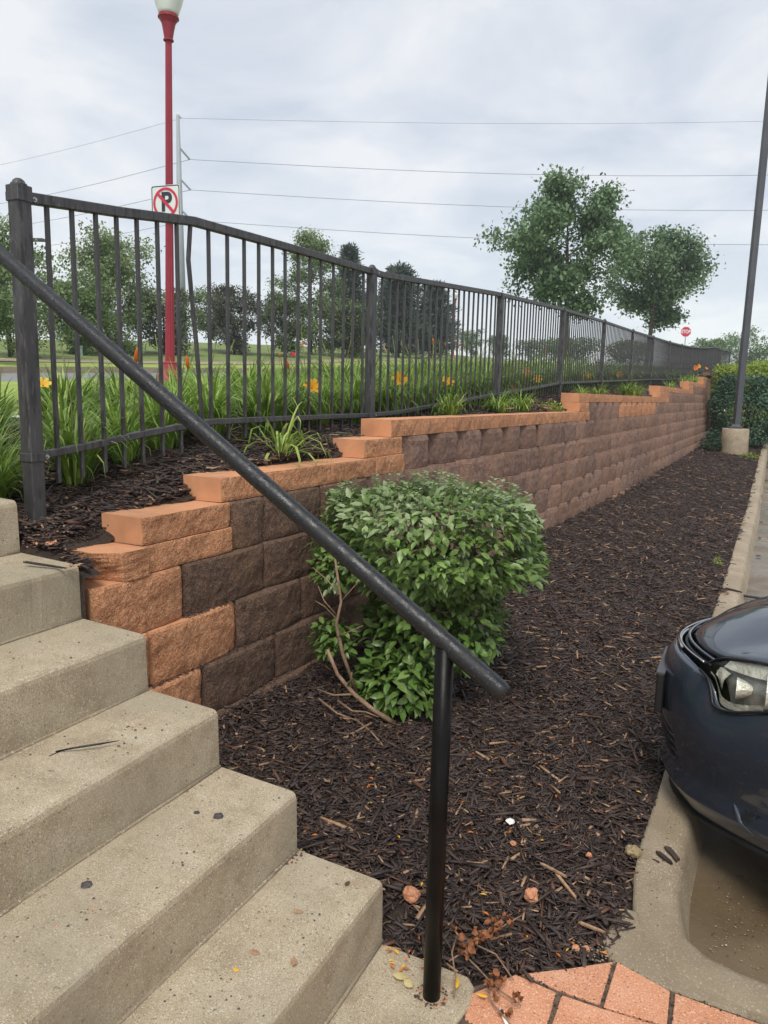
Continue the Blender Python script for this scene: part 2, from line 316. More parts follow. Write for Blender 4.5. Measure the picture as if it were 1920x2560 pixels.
# the big outer lawn: everything left of the wall, to the horizon
sheet('lawn', np.concatenate([np.arange(-400,-60,40), np.arange(-60,-13.2,1.5), [-13.25]]), ysL, T, M['berm'])
sheet('kerb_lawn', np.linspace(-15.6,-13.22,4), ysL, lambda x,y: T(x,y)+.008, M['lawn'])
sheet('sidewalk', [-16.9,-15.7], ysL, lambda x,y: T(x,y)+.02, M['curb_concrete'])
sheet('road', np.linspace(-13.02,-6.3,5), ysL, lambda x,y: itp(y,GL)+.15, M['asphalt'])
sheet('verge', np.linspace(-6.3,-2.9,5), ysL, lambda x,y: T(x,y)+.03, M['lawn'])
kb = MB()
yk = np.concatenate([np.arange(-60,0,10), np.arange(0,100,4)])
for a, b in zip(yk[:-1], yk[1:]):
    kb.bar((-13.12,a,float(itp(a,GL))+.17), (-13.12,b,float(itp(b,GL))+.17), .22, .26)
obj('road_kerb', kb.mesh('road_kerb', M['curb_concrete']), kind='structure')
# upper planting bed (soil) between the wall and the verge
ysU = np.concatenate([[0.0012,0.0035,.05,.07],np.arange(.1,3.2,.1), np.arange(3.2,40,.5)])
def upx(XX, YY): return np.where((YY < .075) & (XX > -.13), .02, np.minimum(XX+xw(YY)*(XX > -.2), xw(YY, (itp(YY, GW)+.1)*10)-.13))
sheet('upper_bed', [-3.2,-2.5,-1.8,-1.2,-.8,-.55,-.42,-.34,-.28,-.22,-.17,-.12], ysU, lambda x,y: np.where(y < .002, -.30, T(np.where(x>-.08, -.02, x), y)-.012), M['soil'], noise_=.006, xmap=upx)
# lower mulch bed soil and far lower ground
ysB = np.concatenate([np.arange(-.2,6,.08), np.arange(6,36,.4)])
def bedx(XX, YY):
    x0 = xw(YY)-.12; x1 = itp(YY, XC)-.03; return x0+(x1-x0)*XX
sheet('mulch_bed_soil', np.linspace(0,1,22), ysB, lambda x,y: zbed(x,y)-.016, M['soil'], noise_=.004, xmap=bedx)
sheet('far_ground', [0.0,.3,1,2.5,4,8,16,40,120], [34,36,38,40,44,50,60,80,120,200,400], lambda x,y: np.minimum(itp(y, [(33,.8),(36,2.0),(60,3.02),(90,3.9),(400,5)]), 9)-.01*x*0, M['berm'])
# parking surface: a pan along the curb and the lot
def parkx(XX, YY): return itp(YY, XC)+XX
ysP = np.concatenate([np.arange(.36,3,.25), np.arange(3,36.1,1)])
sheet('parking_lot', [0,.3,.8,1.5,3,6,12,30,60], ysP, lambda x,y: itp(y, ZC)-.13+.004*0, M['parking'], xmap=parkx)
# ------------------------------------------------------------------ curb: along the bed, then turning along the walk
def curb_run(pts, zf, w_=.135, h=.20, name='curb'):
    b = MB(); secs = []
    for i, (x, y) in enumerate(pts):
        p = Vector((x, y)); d = (Vector(pts[min(i+1,len(pts)-1)])-Vector(pts[max(i-1,0)])).normalized(); n = Vector((d.y, -d.x))  # n to the lot side
        z = zf(x, y); prof = [(-w_,-h),(-w_,-.004),(-w_+.012,0),(-.035,0),(-.012,-.008),(.004,-.03),(.03,-.125),(.05,-.16)]
        secs.append([(p.x+n.x*u, p.y+n.y*u, z+v) for u, v in prof])
    m = len(secs[0])
    V = [q for s_ in secs for q in s_]; F = []
    for i in range(len(secs)-1):
        for j in range(m-1): F.append((i*m+j, (i+1)*m+j, (i+1)*m+j+1, i*m+j+1))
    b.add(V, F); return b.mesh(name, M['curb_concrete'], smooth=True)
cp = [(3.6,.33),(3.0,.335),(2.4,.345),(2.1,.352),(1.98,.36),(1.90,.385),(1.845,.43),(1.815,.52),(1.80,.65),(1.80,.8)]
cp += [(float(itp(y,XC)), y) for y in np.concatenate([np.arange(1.2,12,.6), np.arange(12,36,1.2)])]
zcf = lambda x, y: float(itp(y, ZC))+.005
rnd = [(x+.004*math.sin(y*9+x*5), y+.003*math.sin(x*13)) for x, y in cp]
obj('curb', curb_run(rnd, zcf), kind='structure')
cf = MB().prism([(1.64,.375),(1.630,.30),(1.664,.234),(1.80,.203),(2.0,.20),(2.0,.30),(1.80,.33),(1.74,.47),(1.665,.47)], -1.08, -.922)
bevel(obj('curb_corner', cf.mesh('curb_corner', M['curb_concrete']), kind='structure'), .01, 3)
# ------------------------------------------------------------------ stairs and landing
stair = thing('stairs', 'weathered concrete stairs with black handrail beside the block wall', 'stairs')
RI, TR, SL = .184, .2737, .0095
def step_mesh(i):
    x1 = TR*i; x0 = x1-TR; z = -RI*i; b = MB()
    n = 170; ys = np.linspace(-2.6, 0, n)
    prof = [(x1+.004,z-RI-.03),(x1+.001,z-.020),(x1-.002,z-.008),(x1-.009,z-.0015),(x1-.02,z+.0005),(x0-.002,z+SL)]
    V = []
    for j, y in enumerate(ys):
        for (px, pz) in prof:
            q = noise.noise(Vector((px*3, y*3.1, pz*3+i)))*.003+noise.noise(Vector((px*20, y*22, pz*20+i*3)))*.0016-(.006*max(0, noise.noise(Vector((1, y*9, i*7.7)))-.42) if pz > z-.03 and px > x1-.03 else 0)*3
            V.append((px+q, y, pz+q*.6))
    m = len(prof); F = [(a*m+c, (a+1)*m+c, (a+1)*m+c+1, a*m+c+1) for a in range(n-1) for c in range(m-1)]
    F += [tuple(range(len(prof)-1, -1, -1))+()]
    # end face towards the bed
    base = (n-1)*m; V += [(x0-.002, 0, z-RI-.35), (x1+.004, 0, z-RI-.35)]
    F.pop(); F.append(tuple(base+c for c in range(m))+(len(V)-2, len(V)-1))
    b.add(V, F); return b.mesh('step', M['concrete'], smooth=False)
for i in range(4, -5, -1):
    o = obj('step', step_mesh(i), stair)
# mortar line where riser meets tread
for i in range(4, -3, -1):
    b = MB(); pts = [(TR*i+.006+.002*math.sin(y*7+i), y, -RI*(i+1)+SL+.001) for y in np.linspace(-2.6, -.002, 14)]
    b.tube(pts, .0055, 6); obj('joint_fillet', b.mesh('joint_fillet', M['curb_concrete'], True), stair)
ld = MB().prism([(1.086,-2.6),(1.377,-2.6),(1.372,-.16),(1.385,-.09),(1.375,-.03),(1.35,-.005),(1.086,-.002)], -1.1, -.914)
bevel(obj('landing', ld.mesh('landing', M['concrete']), kind='structure'), .008, 3)
# pavers
pw = obj('paver_walk', MB().prism([(1.375,-2.6),(5.2,-2.6),(5.2,.15),(1.70,.20),(1.66,.215),(1.47,.075),(1.372,-.02)], -1.1, -.923).mesh('paver_base', M['joint']), kind='structure')
pv = [[(1.372,-.055),(1.455,.062),(1.562,.052),(1.568,-.10),(1.50,-.16),(1.385,-.13)],
      [(1.468,.072),(1.578,.152),(1.672,.228),(1.667,.066),(1.575,.063)],
      [(1.682,.230),(1.818,.190),(1.822,.075),(1.676,.060)],
      [(1.830,.192),(2.10,.186),(2.10,.03),(1.832,.06)],
      [(1.576,.050),(1.664,.054),(1.815,.068),(1.815,-.08),(1.70,-.13),(1.576,-.07)],
      [(1.825,.058),(2.10,.020),(2.10,-.13),(1.825,-.10)]]
x = 2.112
while x < 5.0:
    pv.append([(x,.183),(x+.24,.178),(x+.24,.03),(x,.03)]); x += .252
for r_ in range(1, 18):
    yt = .02-.152*(r_-1) if r_ > 1 else .02
    for c_ in range(-1, 15):
        x0 = 1.40+(r_ % 2)*.126+c_*.252
        y0 = .02-.152*r_
        x1 = x0+.244
        if x0 < 2.11 and r_ < 2: continue
        if 1.86 < x0 < 2.11: pass
        a = max(x0, 1.39)
        if x1-a < .03: continue
        top = y0+.144
        if a < 2.11: top = min(top, -.15)
        if top-y0 < .02: continue
        pv.append([(a,top),(x1,top),(x1,y0),(a,y0)])
for p in pv:
    cxp = sum(q[0] for q in p)/len(p); cyp = sum(q[1] for q in p)/len(p)
    q = [(a-cxp, b-cyp) for a, b in p]; ar = sum(q[i][0]*q[(i+1) % len(q)][1]-q[(i+1) % len(q)][0]*q[i][1] for i in range(len(q)))
    if ar < 0: q = q[::-1]
    mb = MB().prism(q, -.05, random.uniform(-.0015, .0015))
    bevel(obj('paver', mb.mesh('paver', M['paver']), pw, loc=(cxp, cyp, -.917)), .003, 2)
# ------------------------------------------------------------------ retaining wall
wall = thing('retaining_wall', 'long stepped retaining wall of brown split-face blocks with orange caps', 'wall')
def split_block(w_, h, d, seed, nx, nz, amp=.007, facet=0.0, rnd_=.022, ends=True):
    """block with a rough split face towards +x; y 0..w, z 0..h; front at x=0"""
    V = []; F = []
    for j in range(nz+1):
        for i in range(nx+1):
            y = w_*i/nx; z = h*j/nz; s = abs(2*i/nx-1)
            x = 0
            if facet: x -= facet*max(0, (s-.42)/.58)
            if ends: x -= rnd_*max(0, (s-.86)/.14)**2
            x -= (.0025 if h < .15 else (.010 if j == nz else .005))*(abs(2*j/nz-1)**6)
            if 0 < i < nx or True:
                x += amp*noise.noise(Vector((y*13+seed*3.7, z*13, seed)))*1.5 + amp*.55*noise.noise(Vector((y*42+seed, z*42, seed*2.1))) + amp*.35*noise.noise(Vector((y*110, z*110, seed*1.3)))
            g = .0028
            V.append((x, min(max(y, g), w_-g), min(max(z, g*.6), h-g*.6)))
    m = nx+1
    F += [(j*m+i, j*m+i+1, (j+1)*m+i+1, (j+1)*m+i) for j in range(nz) for i in range(nx)]
    nf = len(F); n0 = len(V)
    # top, ends, bottom strips reach back by d
    for i in range(nx+1): V.append((-d, V[nz*m+i][1], h-.001))
    F += [(nz*m+i, nz*m+i+1, n0+i+1, n0+i) for i in range(nx)]
    n1 = len(V)
    for j in range(nz+1): V.append((-d, .0015, h*j/nz))
    F += [(j*m, (j+1)*m, n1+j+1, n1+j) for j in range(nz)]
    n2 = len(V)
    for j in range(nz+1): V.append((-d, w_-.0015, h*j/nz))
    F += [((j+1)*m+nx, j*m+nx, n2+j, n2+j+1) for j in range(nz)]
    return V, F, nf
def block_mesh(w_, h, d, seed, nx, nz, mats, **k):
    V, F, nf = split_block(w_, h, d, seed, nx, nz, **k)
    b = MB(); b.v = V; b.f = F; b.m = [0]*nf+[1]*(len(F)-nf)
    return b.mesh('block', mats)
BM = {}
def shared(w_, h, d, kind_, v, nx, nz, **k):
    key = (round(w_,3), round(h,3), kind_, v, nx)
    if key not in BM:
        mats = [M['orange'], M['orange_top']] if kind_ == 'o' else [M['brown'], M['brown']]
        BM[key] = block_mesh(w_, h, d, v+1.37, nx, nz, mats, **k)
    return BM[key]
units = []   # (name, y0, y1, k0, k1, colour)
rows = {-8:[-.18,.28,.75,1.213], -6:[0.03,.49,.955,1.415], -4:[.10,.247,.72,1.184], -2:[.03,.452,.945,1.40], 0:[.744,.963,1.42], 2:[2.33,2.79], 4:[7.12,7.58], 6:[13.80,14.26], 8:[18.2,18.66], 10:[21.6,22.06], 12:[23.6,24.06]}
END = 25.0
for k, js in rows.items():
    js = list(js)
    lim = 12 if k == -8 else END
    while js[-1] < lim: js.append(js[-1]+.462)
    for a, b_ in zip(js[:-1], js[1:]):
        mid = (a+b_)/2
        if zk(k+2) < float(itp(mid, ZW))-.0: continue
        col = 'b'
        if k == -2 and a < .4: col = 'o'
        if k == -4 and a < .6: col = 'o'
        if k == -6 and a < .4: col = 'o'
        if k == 4 and 9.1 < mid < 12.4: col = 'o'
        if k == 2 and False: col = 'o'
        units.append(('block', a, b_, k, k+2, col))
caps = [(.267,.742,0),(.267,.742,1),(.70,1.055,2),(1.055,1.522,2),(1.522,1.98,2),(1.98,2.325,2),(1.868,2.327,3)]
def capline(a, b_, k):
    n = max(1, round((b_-a)/.462)); return [(a+(b_-a)*i/n, a+(b_-a)*(i+1)/n, k) for i in range(n)]
caps += capline(2.185,7.12,4)+[(6.65,7.11,5)]+capline(6.65,13.8,6)+[(12.7,13.1,7),(13.1,13.79,7)]+capline(12.7,18.2,8)+[(17.3,17.75,9),(17.75,18.19,9)]+capline(17.3,21.6,10)+[(20.9,21.59,11)]+capline(20.9,23.6,12)+capline(22.9,END,14)
for a, b_, k in caps: units.append(('cap_stone', a, b_, k, k+1, 'o' if a < 21.7 else 'b'))
def wpos(y, k): return (xw(y, k), y, zk(k))
units.sort(key=lambda u: (Vector(wpos((u[1]+u[2])/2, u[3]))-CAM).length)
far = MB(); cnt = {'block':0, 'cap_stone':0}
rw = random.Random(3)
for name, a, b_, k0, k1, col in units:
    w_ = b_-a; h = (k1-k0)*.1; mid = (a+b_)/2; D = (Vector(wpos(mid, k0))-CAM).length
    near = D < 4.2; facet = .0 if k1-k0 == 1 else (.062 if k0 >= 2 else (.056 if a > 2.0 else .014))
    d = .24 if name == 'block' else (.20 if k0 > 0 else .22)
    if near: nx, nz = max(12, int(w_/.010)), max(7, int(h/.010))
    elif D < 9: nx, nz = 16, 6 if h > .15 else 3
    else: nx, nz = 9, 4 if h > .15 else 2
    amp = .0048 if near else .006
    kx = k0 - (.35 if name == 'cap_stone' else 0)
    loc = (xw(a, kx)+rw.uniform(-.003,.003), a, zk(k0)); rot = (0, 0, -WY)
    cnt[name] += 1
    if cnt[name] <= 290:
        bmn = 'brown_dark' if a+rw.uniform(-.5,.5) < 2.2 else 'brown'
        if near: me = block_mesh(w_, h, d, rw.uniform(0, 50), nx, nz, [M['orange'],M['orange_top']] if col == 'o' else [M[bmn],M[bmn]], amp=amp, facet=facet, rnd_=.004 if name == 'cap_stone' else .010)
        else: me = shared(w_, h, d, col, rw.randrange(4), nx, nz, amp=amp, facet=facet, rnd_=.003 if name == 'cap_stone' else .004)
        obj(name, me, wall, loc, rot, label=('orange block among brown blocks' if (col == 'o' and name == 'block') else ('brown cap at the far end' if (col == 'b' and name == 'cap_stone') else None)))
    else:
        V, F, nf = split_block(w_, h, d, rw.uniform(0, 9), 4, 1, facet=.03)
        V = [(loc[0]+x_*math.cos(-WY)-y_*math.sin(-WY), loc[1]+x_*math.sin(-WY)+y_*math.cos(-WY), loc[2]+z_) for x_, y_, z_ in V]
        far.add(V, F)
if far.v: obj('far_blocks', far.mesh('far_blocks', M['brown']), wall, kind='stuff')
# the irregular broken cap nearest the stairs
def broken_cap():
    P = [(-.215,.105),(-.13,.088),(-.05,.088),(.018,.118),(.034,.155),(.037,.264),(-.20,.264),(-.222,.30)]
    P = [(-.222,.30),(-.215,.105),(-.16,.095),(-.10,.098),(-.05,.105),(.0,.122),(.03,.155),(.037,.20),(.038,.264),(-.19,.264)]
    n = len(P); V = []; nz = 7
    for j in range(nz+1):
        z = -.086+.1*j/nz; t = j/nz
        for i, (px, py) in enumerate(P):
            rough_ = 1 <= i <= 8
            u = .012*noise.noise(Vector((px*30, py*30, z*40))) if rough_ else 0
            inw = (.030*(1-t)**1.2) if 1 <= i <= 5 else (.006*(1-t) if rough_ else 0)
            V.append((px-inw*.2+u*.5, py+inw-u, z))
    F = [(j*n+i, j*n+(i+1) % n, (j+1)*n+(i+1) % n, (j+1)*n+i) for j in range(nz) for i in range(n)]
    b = MB(); b.v = V; b.f = F+[tuple(nz*n+i for i in range(n))]; b.m = [0]*len(F)+[1]; return b.mesh('cap_stone', [M['orange'], M['orange_top']])
obj('cap_stone', broken_cap(), wall, label='broken orange cap beside the stairs')
bk = MB(); bk.prism([(-.30,.03),(.0,.05),(xw(END)-.2,END),(xw(END)-.6,END)], -1.0, -.12)
obj('wall_core', bk.mesh('wall_core', M['soil']), wall, kind='stuff')
# dirt crumbs lying on the ledges of the near blocks
def crumbs(name, pts, size, mats, parent=None, kind='stuff', **kw):
    b = MB()
    for (x_, y_, z_) in pts:
        s = size*random.uniform(.5, 1.5); vs_ = [(random.uniform(.7,1.3)*s*a, random.uniform(.7,1.3)*s*c, random.uniform(.6,1)*s*d) for a,c,d in ((1,0,0),(-1,0,0),(0,1,0),(0,-1,0),(0,0,.8),(0,0,-.6))]
        b.add([(x_+p[0], y_+p[1], z_+p[2]) for p in vs_], [(0,2,4),(2,1,4),(1,3,4),(3,0,4),(2,0,5),(1,2,5),(3,1,5),(0,3,5)], random.randrange(len(mats)))
    return obj(name, b.mesh(name, mats), parent, kind=kind, **kw)
cr_pts = []
for k, y0, y1, n in ((-2,.44,.74,260),(-4,.62,1.0,120),(-6,.7,1.1,120),(-4,.24,.52,260),(-2,1.2,1.5,60)):
    for _ in range(n):
        y_ = random.uniform(y0, y1); cr_pts.append((xw(y_, k)-.012+random.uniform(-.012,.020), y_, zk(k)+random.uniform(.0,.008)))
crumbs('ledge_dirt', cr_pts, .0036, [M['chip_brown'], M['soil'], M['brown_dark']], label='brown dirt crumbs caught on the ledges of the wall blocks', cat='dirt')
# ------------------------------------------------------------------ mulch
def chips(name, xs, ys, zf, Lm, label, cat, lift=.012, seed=1, along=None):
    g = np.random.default_rng(seed); n = len(xs); z = zf(xs, ys)
    L = np.asarray(Lm)*g.lognormal(0, .55, n); W_ = np.minimum(L*g.uniform(.10, .34, n), .016); Tk = W_*g.uniform(.12, .5, n)
    th = g.uniform(0, 2*np.pi, n); tl = g.normal(0, .16, n); rl = g.normal(0, .55, n)
    d = np.stack([np.cos(th)*np.cos(tl), np.sin(th)*np.cos(tl), np.sin(tl)], -1)
    s0 = np.stack([-np.sin(th), np.cos(th), np.zeros(n)], -1); u0 = np.cross(d, s0)
    s = s0*np.cos(rl)[:,None]+u0*np.sin(rl)[:,None]; u = np.cross(d, s)
    c = np.stack([xs, ys, z+g.uniform(-.3, 1, n)*lift+np.abs(np.sin(tl))*L*.25], -1)
    prof = [(-.5,-.35),(-.5,.35),(.5,.25),(.5,-.25)]; mid_ = g.uniform(-.12, .12, n)
    V = []
    for (a, e_), zz in [(p, q) for q in (-.5, .5) for p in prof]:
        V.append(c + d*(a*L)[:,None] + s*(e_*W_*(1 if a < 0 else .8))[:,None] + u*(zz*Tk)[:,None])
    V = np.stack(V, 1).reshape(-1, 3)
    f = np.array([(3,2,1,0),(4,5,6,7),(0,1,5,4),(1,2,6,5),(2,3,7,6),(3,0,4,7)])
    F = (f[None]+8*np.arange(n)[:,None,None]).reshape(-1, 4)
    mi = np.repeat(g.choice(4, n, p=[.50,.37,.08,.05]), 6)  # pale wood chips; their share is raised to paint in glossy highlights
    return obj(name, mesh_arr(name, V, F, [M['chip_dark'],M['chip_brown'],M['chip_red'],M['chip_light']], mi), kind='stuff', label=label, cat=cat)
def bed_pts(n, y0, y1, seed, over=.03):
    g = np.random.default_rng(seed); y = g.uniform(y0, y1, n); t = g.uniform(0, 1, n)
    x0 = xw(y)+.05; x1 = itp(y, XC)-.115 + over*np.sin(y*11)*.6+over*np.sin(y*4.3+1)*.8+g.normal(0,.012,n)
    return x0+(x1-x0)*t, y
def zmul(x, y): return zbed(x, y)+.012*np.sin(x*9+y*7)*np.sin(y*5-x*3)+.006*np.sin(x*31+y*17)
x_, y_ = bed_pts(40000, -.04, 1.6, 11); x2, y2 = bed_pts(30000, 1.6, 3.6, 12); x3, y3 = bed_pts(32000, 3.6, 8, 13); x4, y4 = bed_pts(17000, 8, 16, 14); x5, y5 = bed_pts(9000, 16, 27, 15)
X = np.concatenate([x_,x2,x3,x4,x5]); Y = np.concatenate([y_,y2,y3,y4,y5])
Lm = np.concatenate([np.full(len(x_),.023),np.full(len(x2),.026),np.full(len(x3),.032),np.full(len(x4),.05),np.full(len(x5),.07)])
# keep chips off the stairs, landing and pavers
edge = np.where(X < 1.10, .004, np.where(X < 1.30, .004-.02*(X-1.10)/.2, np.where(X < 1.47, -.02+.10*(X-1.30)/.17, .08+.155*(X-1.47)/.2)))
keep = (Y > edge+rng.normal(0,.012,len(X))) 
keep &= ~((X < 1.10) & (Y < .02))
X, Y, Lm = X[keep], Y[keep], Lm[keep]
chips('mulch', X, Y, zmul, Lm, 'dark brown shredded bark mulch in the bed below the wall', 'mulch', seed=5)
# mulch of the upper bed
g = np.random.default_rng(21)
yu = np.concatenate([g.uniform(.02, 2.6, 26000), g.uniform(2.6, 8, 9000), g.uniform(8, 20, 6000)])
xu = np.where(g.uniform(0,1,len(yu)) < .75, g.uniform(-.95, -.02, len(yu)), g.uniform(-2.2, -.9, len(yu)))
lim = xw(yu, (itp(yu, GW)+.1)*10)-np.where(yu < .085, .0, np.where(yu < .30, .225, .165))
xu = np.where(xu > lim, lim-g.uniform(0, .30, len(yu))*g.uniform(0,1,len(yu)), xu)
chips('upper_mulch', xu, yu, lambda x,y: T(x,y)+.004, np.where(yu < 3, .029, .045), 'dark bark mulch between the orange caps and the fence', 'mulch', seed=6)
g = np.random.default_rng(31)
chips('fine_mulch', g.uniform(-.40,-.165,1700), g.uniform(.09,.62,1700), lambda x,y: T(x,y)-.004, np.full(1700,.016), 'fine crumbly mulch just behind the lowest orange caps', 'mulch', seed=9)
crumbs('soil_crumbs', [(x_, y_, float(T(x_, y_))-.008) for x_, y_ in zip(g.uniform(-.42,-.14,1600), g.uniform(.06,1.9,1600))], .0038, [M['chip_brown'], M['soil'], M['chip_dark'], M['brown_dark']], label='loose dark soil crumbs behind the orange caps', cat='soil')
g = np.random.default_rng(33)
xb, yb = g.uniform(-.9,-.30,2500), g.uniform(.0,.35,2500)
chips('mulch_behind_stairs', xb, yb, lambda x,y: T(x,y)+.006, np.full(2500,.036), 'dark bark mulch at the foot of the first fence post', 'mulch', seed=8)
# ------------------------------------------------------------------ handrail
hr = thing('handrail', 'black painted pipe handrail running down over the concrete stairs', 'handrail')
e0 = Vector((1.442,-.110,-.097)); e1 = Vector((-.16,-.09,.935)); dr = (e0-e1).normalized(); e2 = e1-dr*1.9
def sweep(a, b, prof, n, name, mat_, taper_end=True):
    d = (b-a).normalized(); s = d.cross(Vector((0,0,1))).normalized(); u = s.cross(d); V = []; F = []; m = len(prof)
    L = (b-a).length; ts = [0, .5, .8, .95]+[1-.02/L, 1-.010/L, 1-.003/L, 1]; sc = [1,1,1,1,1,.93,.72,.45]
    for t, k in zip(ts, sc):
        for px, pz in prof: V.append(a+d*L*t+s*px*k+u*pz*k)
    for i in range(len(ts)-1):
        for j in range(m): F.append((i*m+j, i*m+(j+1) % m, (i+1)*m+(j+1) % m, (i+1)*m+j))
    F += [tuple((len(ts)-1)*m+j for j in range(m)), tuple(reversed(range(m)))]
    mb = MB(); mb.add(V, F); return mb.mesh(name, mat_, smooth=True)
prof = []
for j in range(30):
    t = 2*math.pi*j/30; px, pz = .0225*math.cos(t), .0225*math.sin(t)
    if -.011 < pz < -.0065: px *= .955
    prof.append((px, pz))
obj('rail', sweep(e2, e0, prof, 30, 'rail', M['rail']), hr)
obj('post', MB().tube([(1.29,-.109,-.925),(1.29,-.109,-.5),(1.291,-.109,-.012)], .0220, 24).mesh('post', M['railpost'], True), hr)
obj('post', MB().tube([(-1.2,-.08,.6),(-1.2,-.08,1.58)], .0220, 24).mesh('post', M['railpost'], True), hr)
crumbs('rust_crumbs', [(1.29+.034*math.cos(a)+random.uniform(-.006,.006), -.109+.034*math.sin(a)+random.uniform(-.006,.006), -.911) for a in np.linspace(0,6.28,70)], .0035, [M['chip_red'],M['chip_brown'],M['orange_stone']], label='rusty grit gathered round the foot of the handrail post', cat='grit')
# ------------------------------------------------------------------ fence
fence = thing('metal_fence', 'dark metal picket fence climbing the slope behind the wall', 'fence')
PP = [(-.349,.130,1.229,.05),(-.310,2.58,1.341,.28),(-.264,5.02,1.485,.38),(-.268,7.46,1.635,.5),(-.228,9.90,1.722,.62),(-.173,12.34,1.786,.70),(-.121,14.78,1.866,.78),(-.046,17.22,1.936,.88),(.008,19.66,2.03,.95),(.069,22.1,2.139,1.08),(.122,24.54,2.275,1.2),(.204,26.97,2.42,1.35),(.253,29.41,2.607,1.5),(.26,31.85,2.751,1.7)]
TOPR = [(.135,1.172),(.55,1.213),(.95,1.262),(1.13,1.266),(1.785,1.284),(2.58,1.300),(2.71,1.301),(4.88,1.455),(5.02,1.463),(7.3,1.588),(7.46,1.596)]+[(p[1], p[2]-.042) for p in PP[4:]]
BOTR = [(.135,.318),(.4,.346),(.62,.376),(.93,.408),(1.05,.417),(1.6,.421),(2.58,.424),(3.0,.438),(4.83,.567),(5.02,.577),(6.72,.684),(7.4,.732),(9.79,.812),(12.2,.89),(14.75,.975)]+[(p[1], p[2]-.90) for p in PP[7:]]
def rx(y): return float(np.interp(y, [p[1] for p in PP], [p[0] for p in PP]))
def post_me(w_, h): return MB().box((0,0,h/2), (w_,w_,h)).mesh('post', M['fence'])
capme = MB().box((0,0,.0),(.058,.058,.035)).lathe((0,0,.0175), [(.027,0),(.026,.006),(.021,.009),(.018,.016),(.010,.022),(.002,.024)], 16).mesh('post_cap', M['fence'])
bandme = MB().box((0,0,0),(.060,.060,.030)).mesh('clamp_band', M['fence'])
boltme = MB().tube([(0,0,0),(.006,0,0)], .0085, 8).tube([(.006,0,0),(.013,0,0)], .0045, 8).mesh('bolt', M['bolt'])
for i, (x, y, z, g_) in enumerate(PP):
    a = math.atan2(-(PP[min(i+1,13)][0]-PP[max(i-1,0)][0]), PP[min(i+1,13)][1]-PP[max(i-1,0)][1])
    h = z-.03-g_+.15
    po = obj('post', post_me(.052, h), fence, (x, y, g_-.15), (0,0,a)); bevel(po, .004, 2)
    bevel(obj('post_cap', capme, po, (0,0,h-.012)), .002, 1)
    if i < 7:
        zt = float(np.interp(y, [p[0] for p in TOPR], [p[1] for p in TOPR])); zb = float(np.interp(y, [p[0] for p in BOTR], [p[1] for p in BOTR]))
        for zz in (zt-.004, zb-.004):
            bevel(obj('clamp_band', bandme, po, (0,0,zz-(g_-.15))), .002, 1)
            obj('bolt', boltme, po, (.018,.040,zz-(g_-.15)))
def rail_me(pts, w_, h, name='rail'):
    b = MB(); V = []; F = []
    for i, p in enumerate(pts):
        p = Vector(p); d = (Vector(pts[min(i+1,len(pts)-1)])-Vector(pts[max(i-1,0)])).normalized(); s = d.cross(Vector((0,0,1))).normalized()
        for a, c in ((-1,-1),(1,-1),(1,1),(-1,1)): V.append(p+s*a*w_/2+Vector((0,0,c*h/2)))
    for i in range(len(pts)-1):
        for j in range(4): F.append((i*4+j, (i+1)*4+j, (i+1)*4+(j+1) % 4, i*4+(j+1) % 4))
    F += [(0,1,2,3), tuple(4*(len(pts)-1)+j for j in (3,2,1,0))]
    b.add(V, F); return b.mesh(name, M['fence'])
npick = 0; farp = MB()
for i in range(len(PP)-1):
    y0, y1 = PP[i][1]+.03, PP[i+1][1]-.03
    ys = sorted(set([y0, y1]+[p[0] for p in TOPR+BOTR if y0 < p[0] < y1]))
    f = lambda y, Tb: float(np.interp(y, [p[0] for p in Tb], [p[1] for p in Tb]))
    wob = lambda y: rx(y)+(.012*math.sin((y-.1)*1.3) if i == 0 else 0)
    bevel(obj('rail', rail_me([(wob(y), y, f(y, TOPR)-.002) for y in ys], .034, .036), fence), .003, 1)
    bevel(obj('rail', rail_me([(wob(y), y, f(y, BOTR)-.002) for y in ys], .030, .027), fence), .003, 1)
    for k in range(21):
        y = y0+(y1-y0)*(k+1)/22 if i else .0+[.232,.334,.438,.535,.636,.744,.854,.937,1.05,1.177,1.299,1.411,1.524,1.632,1.753,1.865,1.979,2.112,2.234,2.347,2.471][k]
        zt, zb = f(y, TOPR)-.016, f(y, BOTR)-.105
        if i == 0: zb = [.215,.228,.238,.250,.262,.278,.288][k] if k < 7 else zb+.02
        if i == 1 and k > 12: zb += .0
        if i == 0 and k == 7:
            pts = [(wob(.937), .937, zt), (wob(.93), .921, 1.10), (wob(.93), .938, .95), (wob(.95), .963, .75), (wob(.99), .992, .42), (wob(1.0), 1.0, zb)]
            b = MB(); b.tube(pts, .0098, 4); obj('picket', b.mesh('picket', M['fence']), fence, label='picket bent out of line'); npick += 1; continue
        ln = zt-zb; lean = random.uniform(-.004,.004) if i < 2 else 0
        if npick < 295:
            key = ('pk', round(ln, 2))
            if key not in BM: BM[key] = MB().box((0,0,-round(ln,2)/2), (.0130,.0130,round(ln,2))).mesh('picket', M['fence'])
            obj('picket', BM[key], fence, (wob(y), y, zt), (0, lean, 0)); npick += 1
        else: farp.box((rx(y), y, (zt+zb)/2), (.0165,.0165,ln))
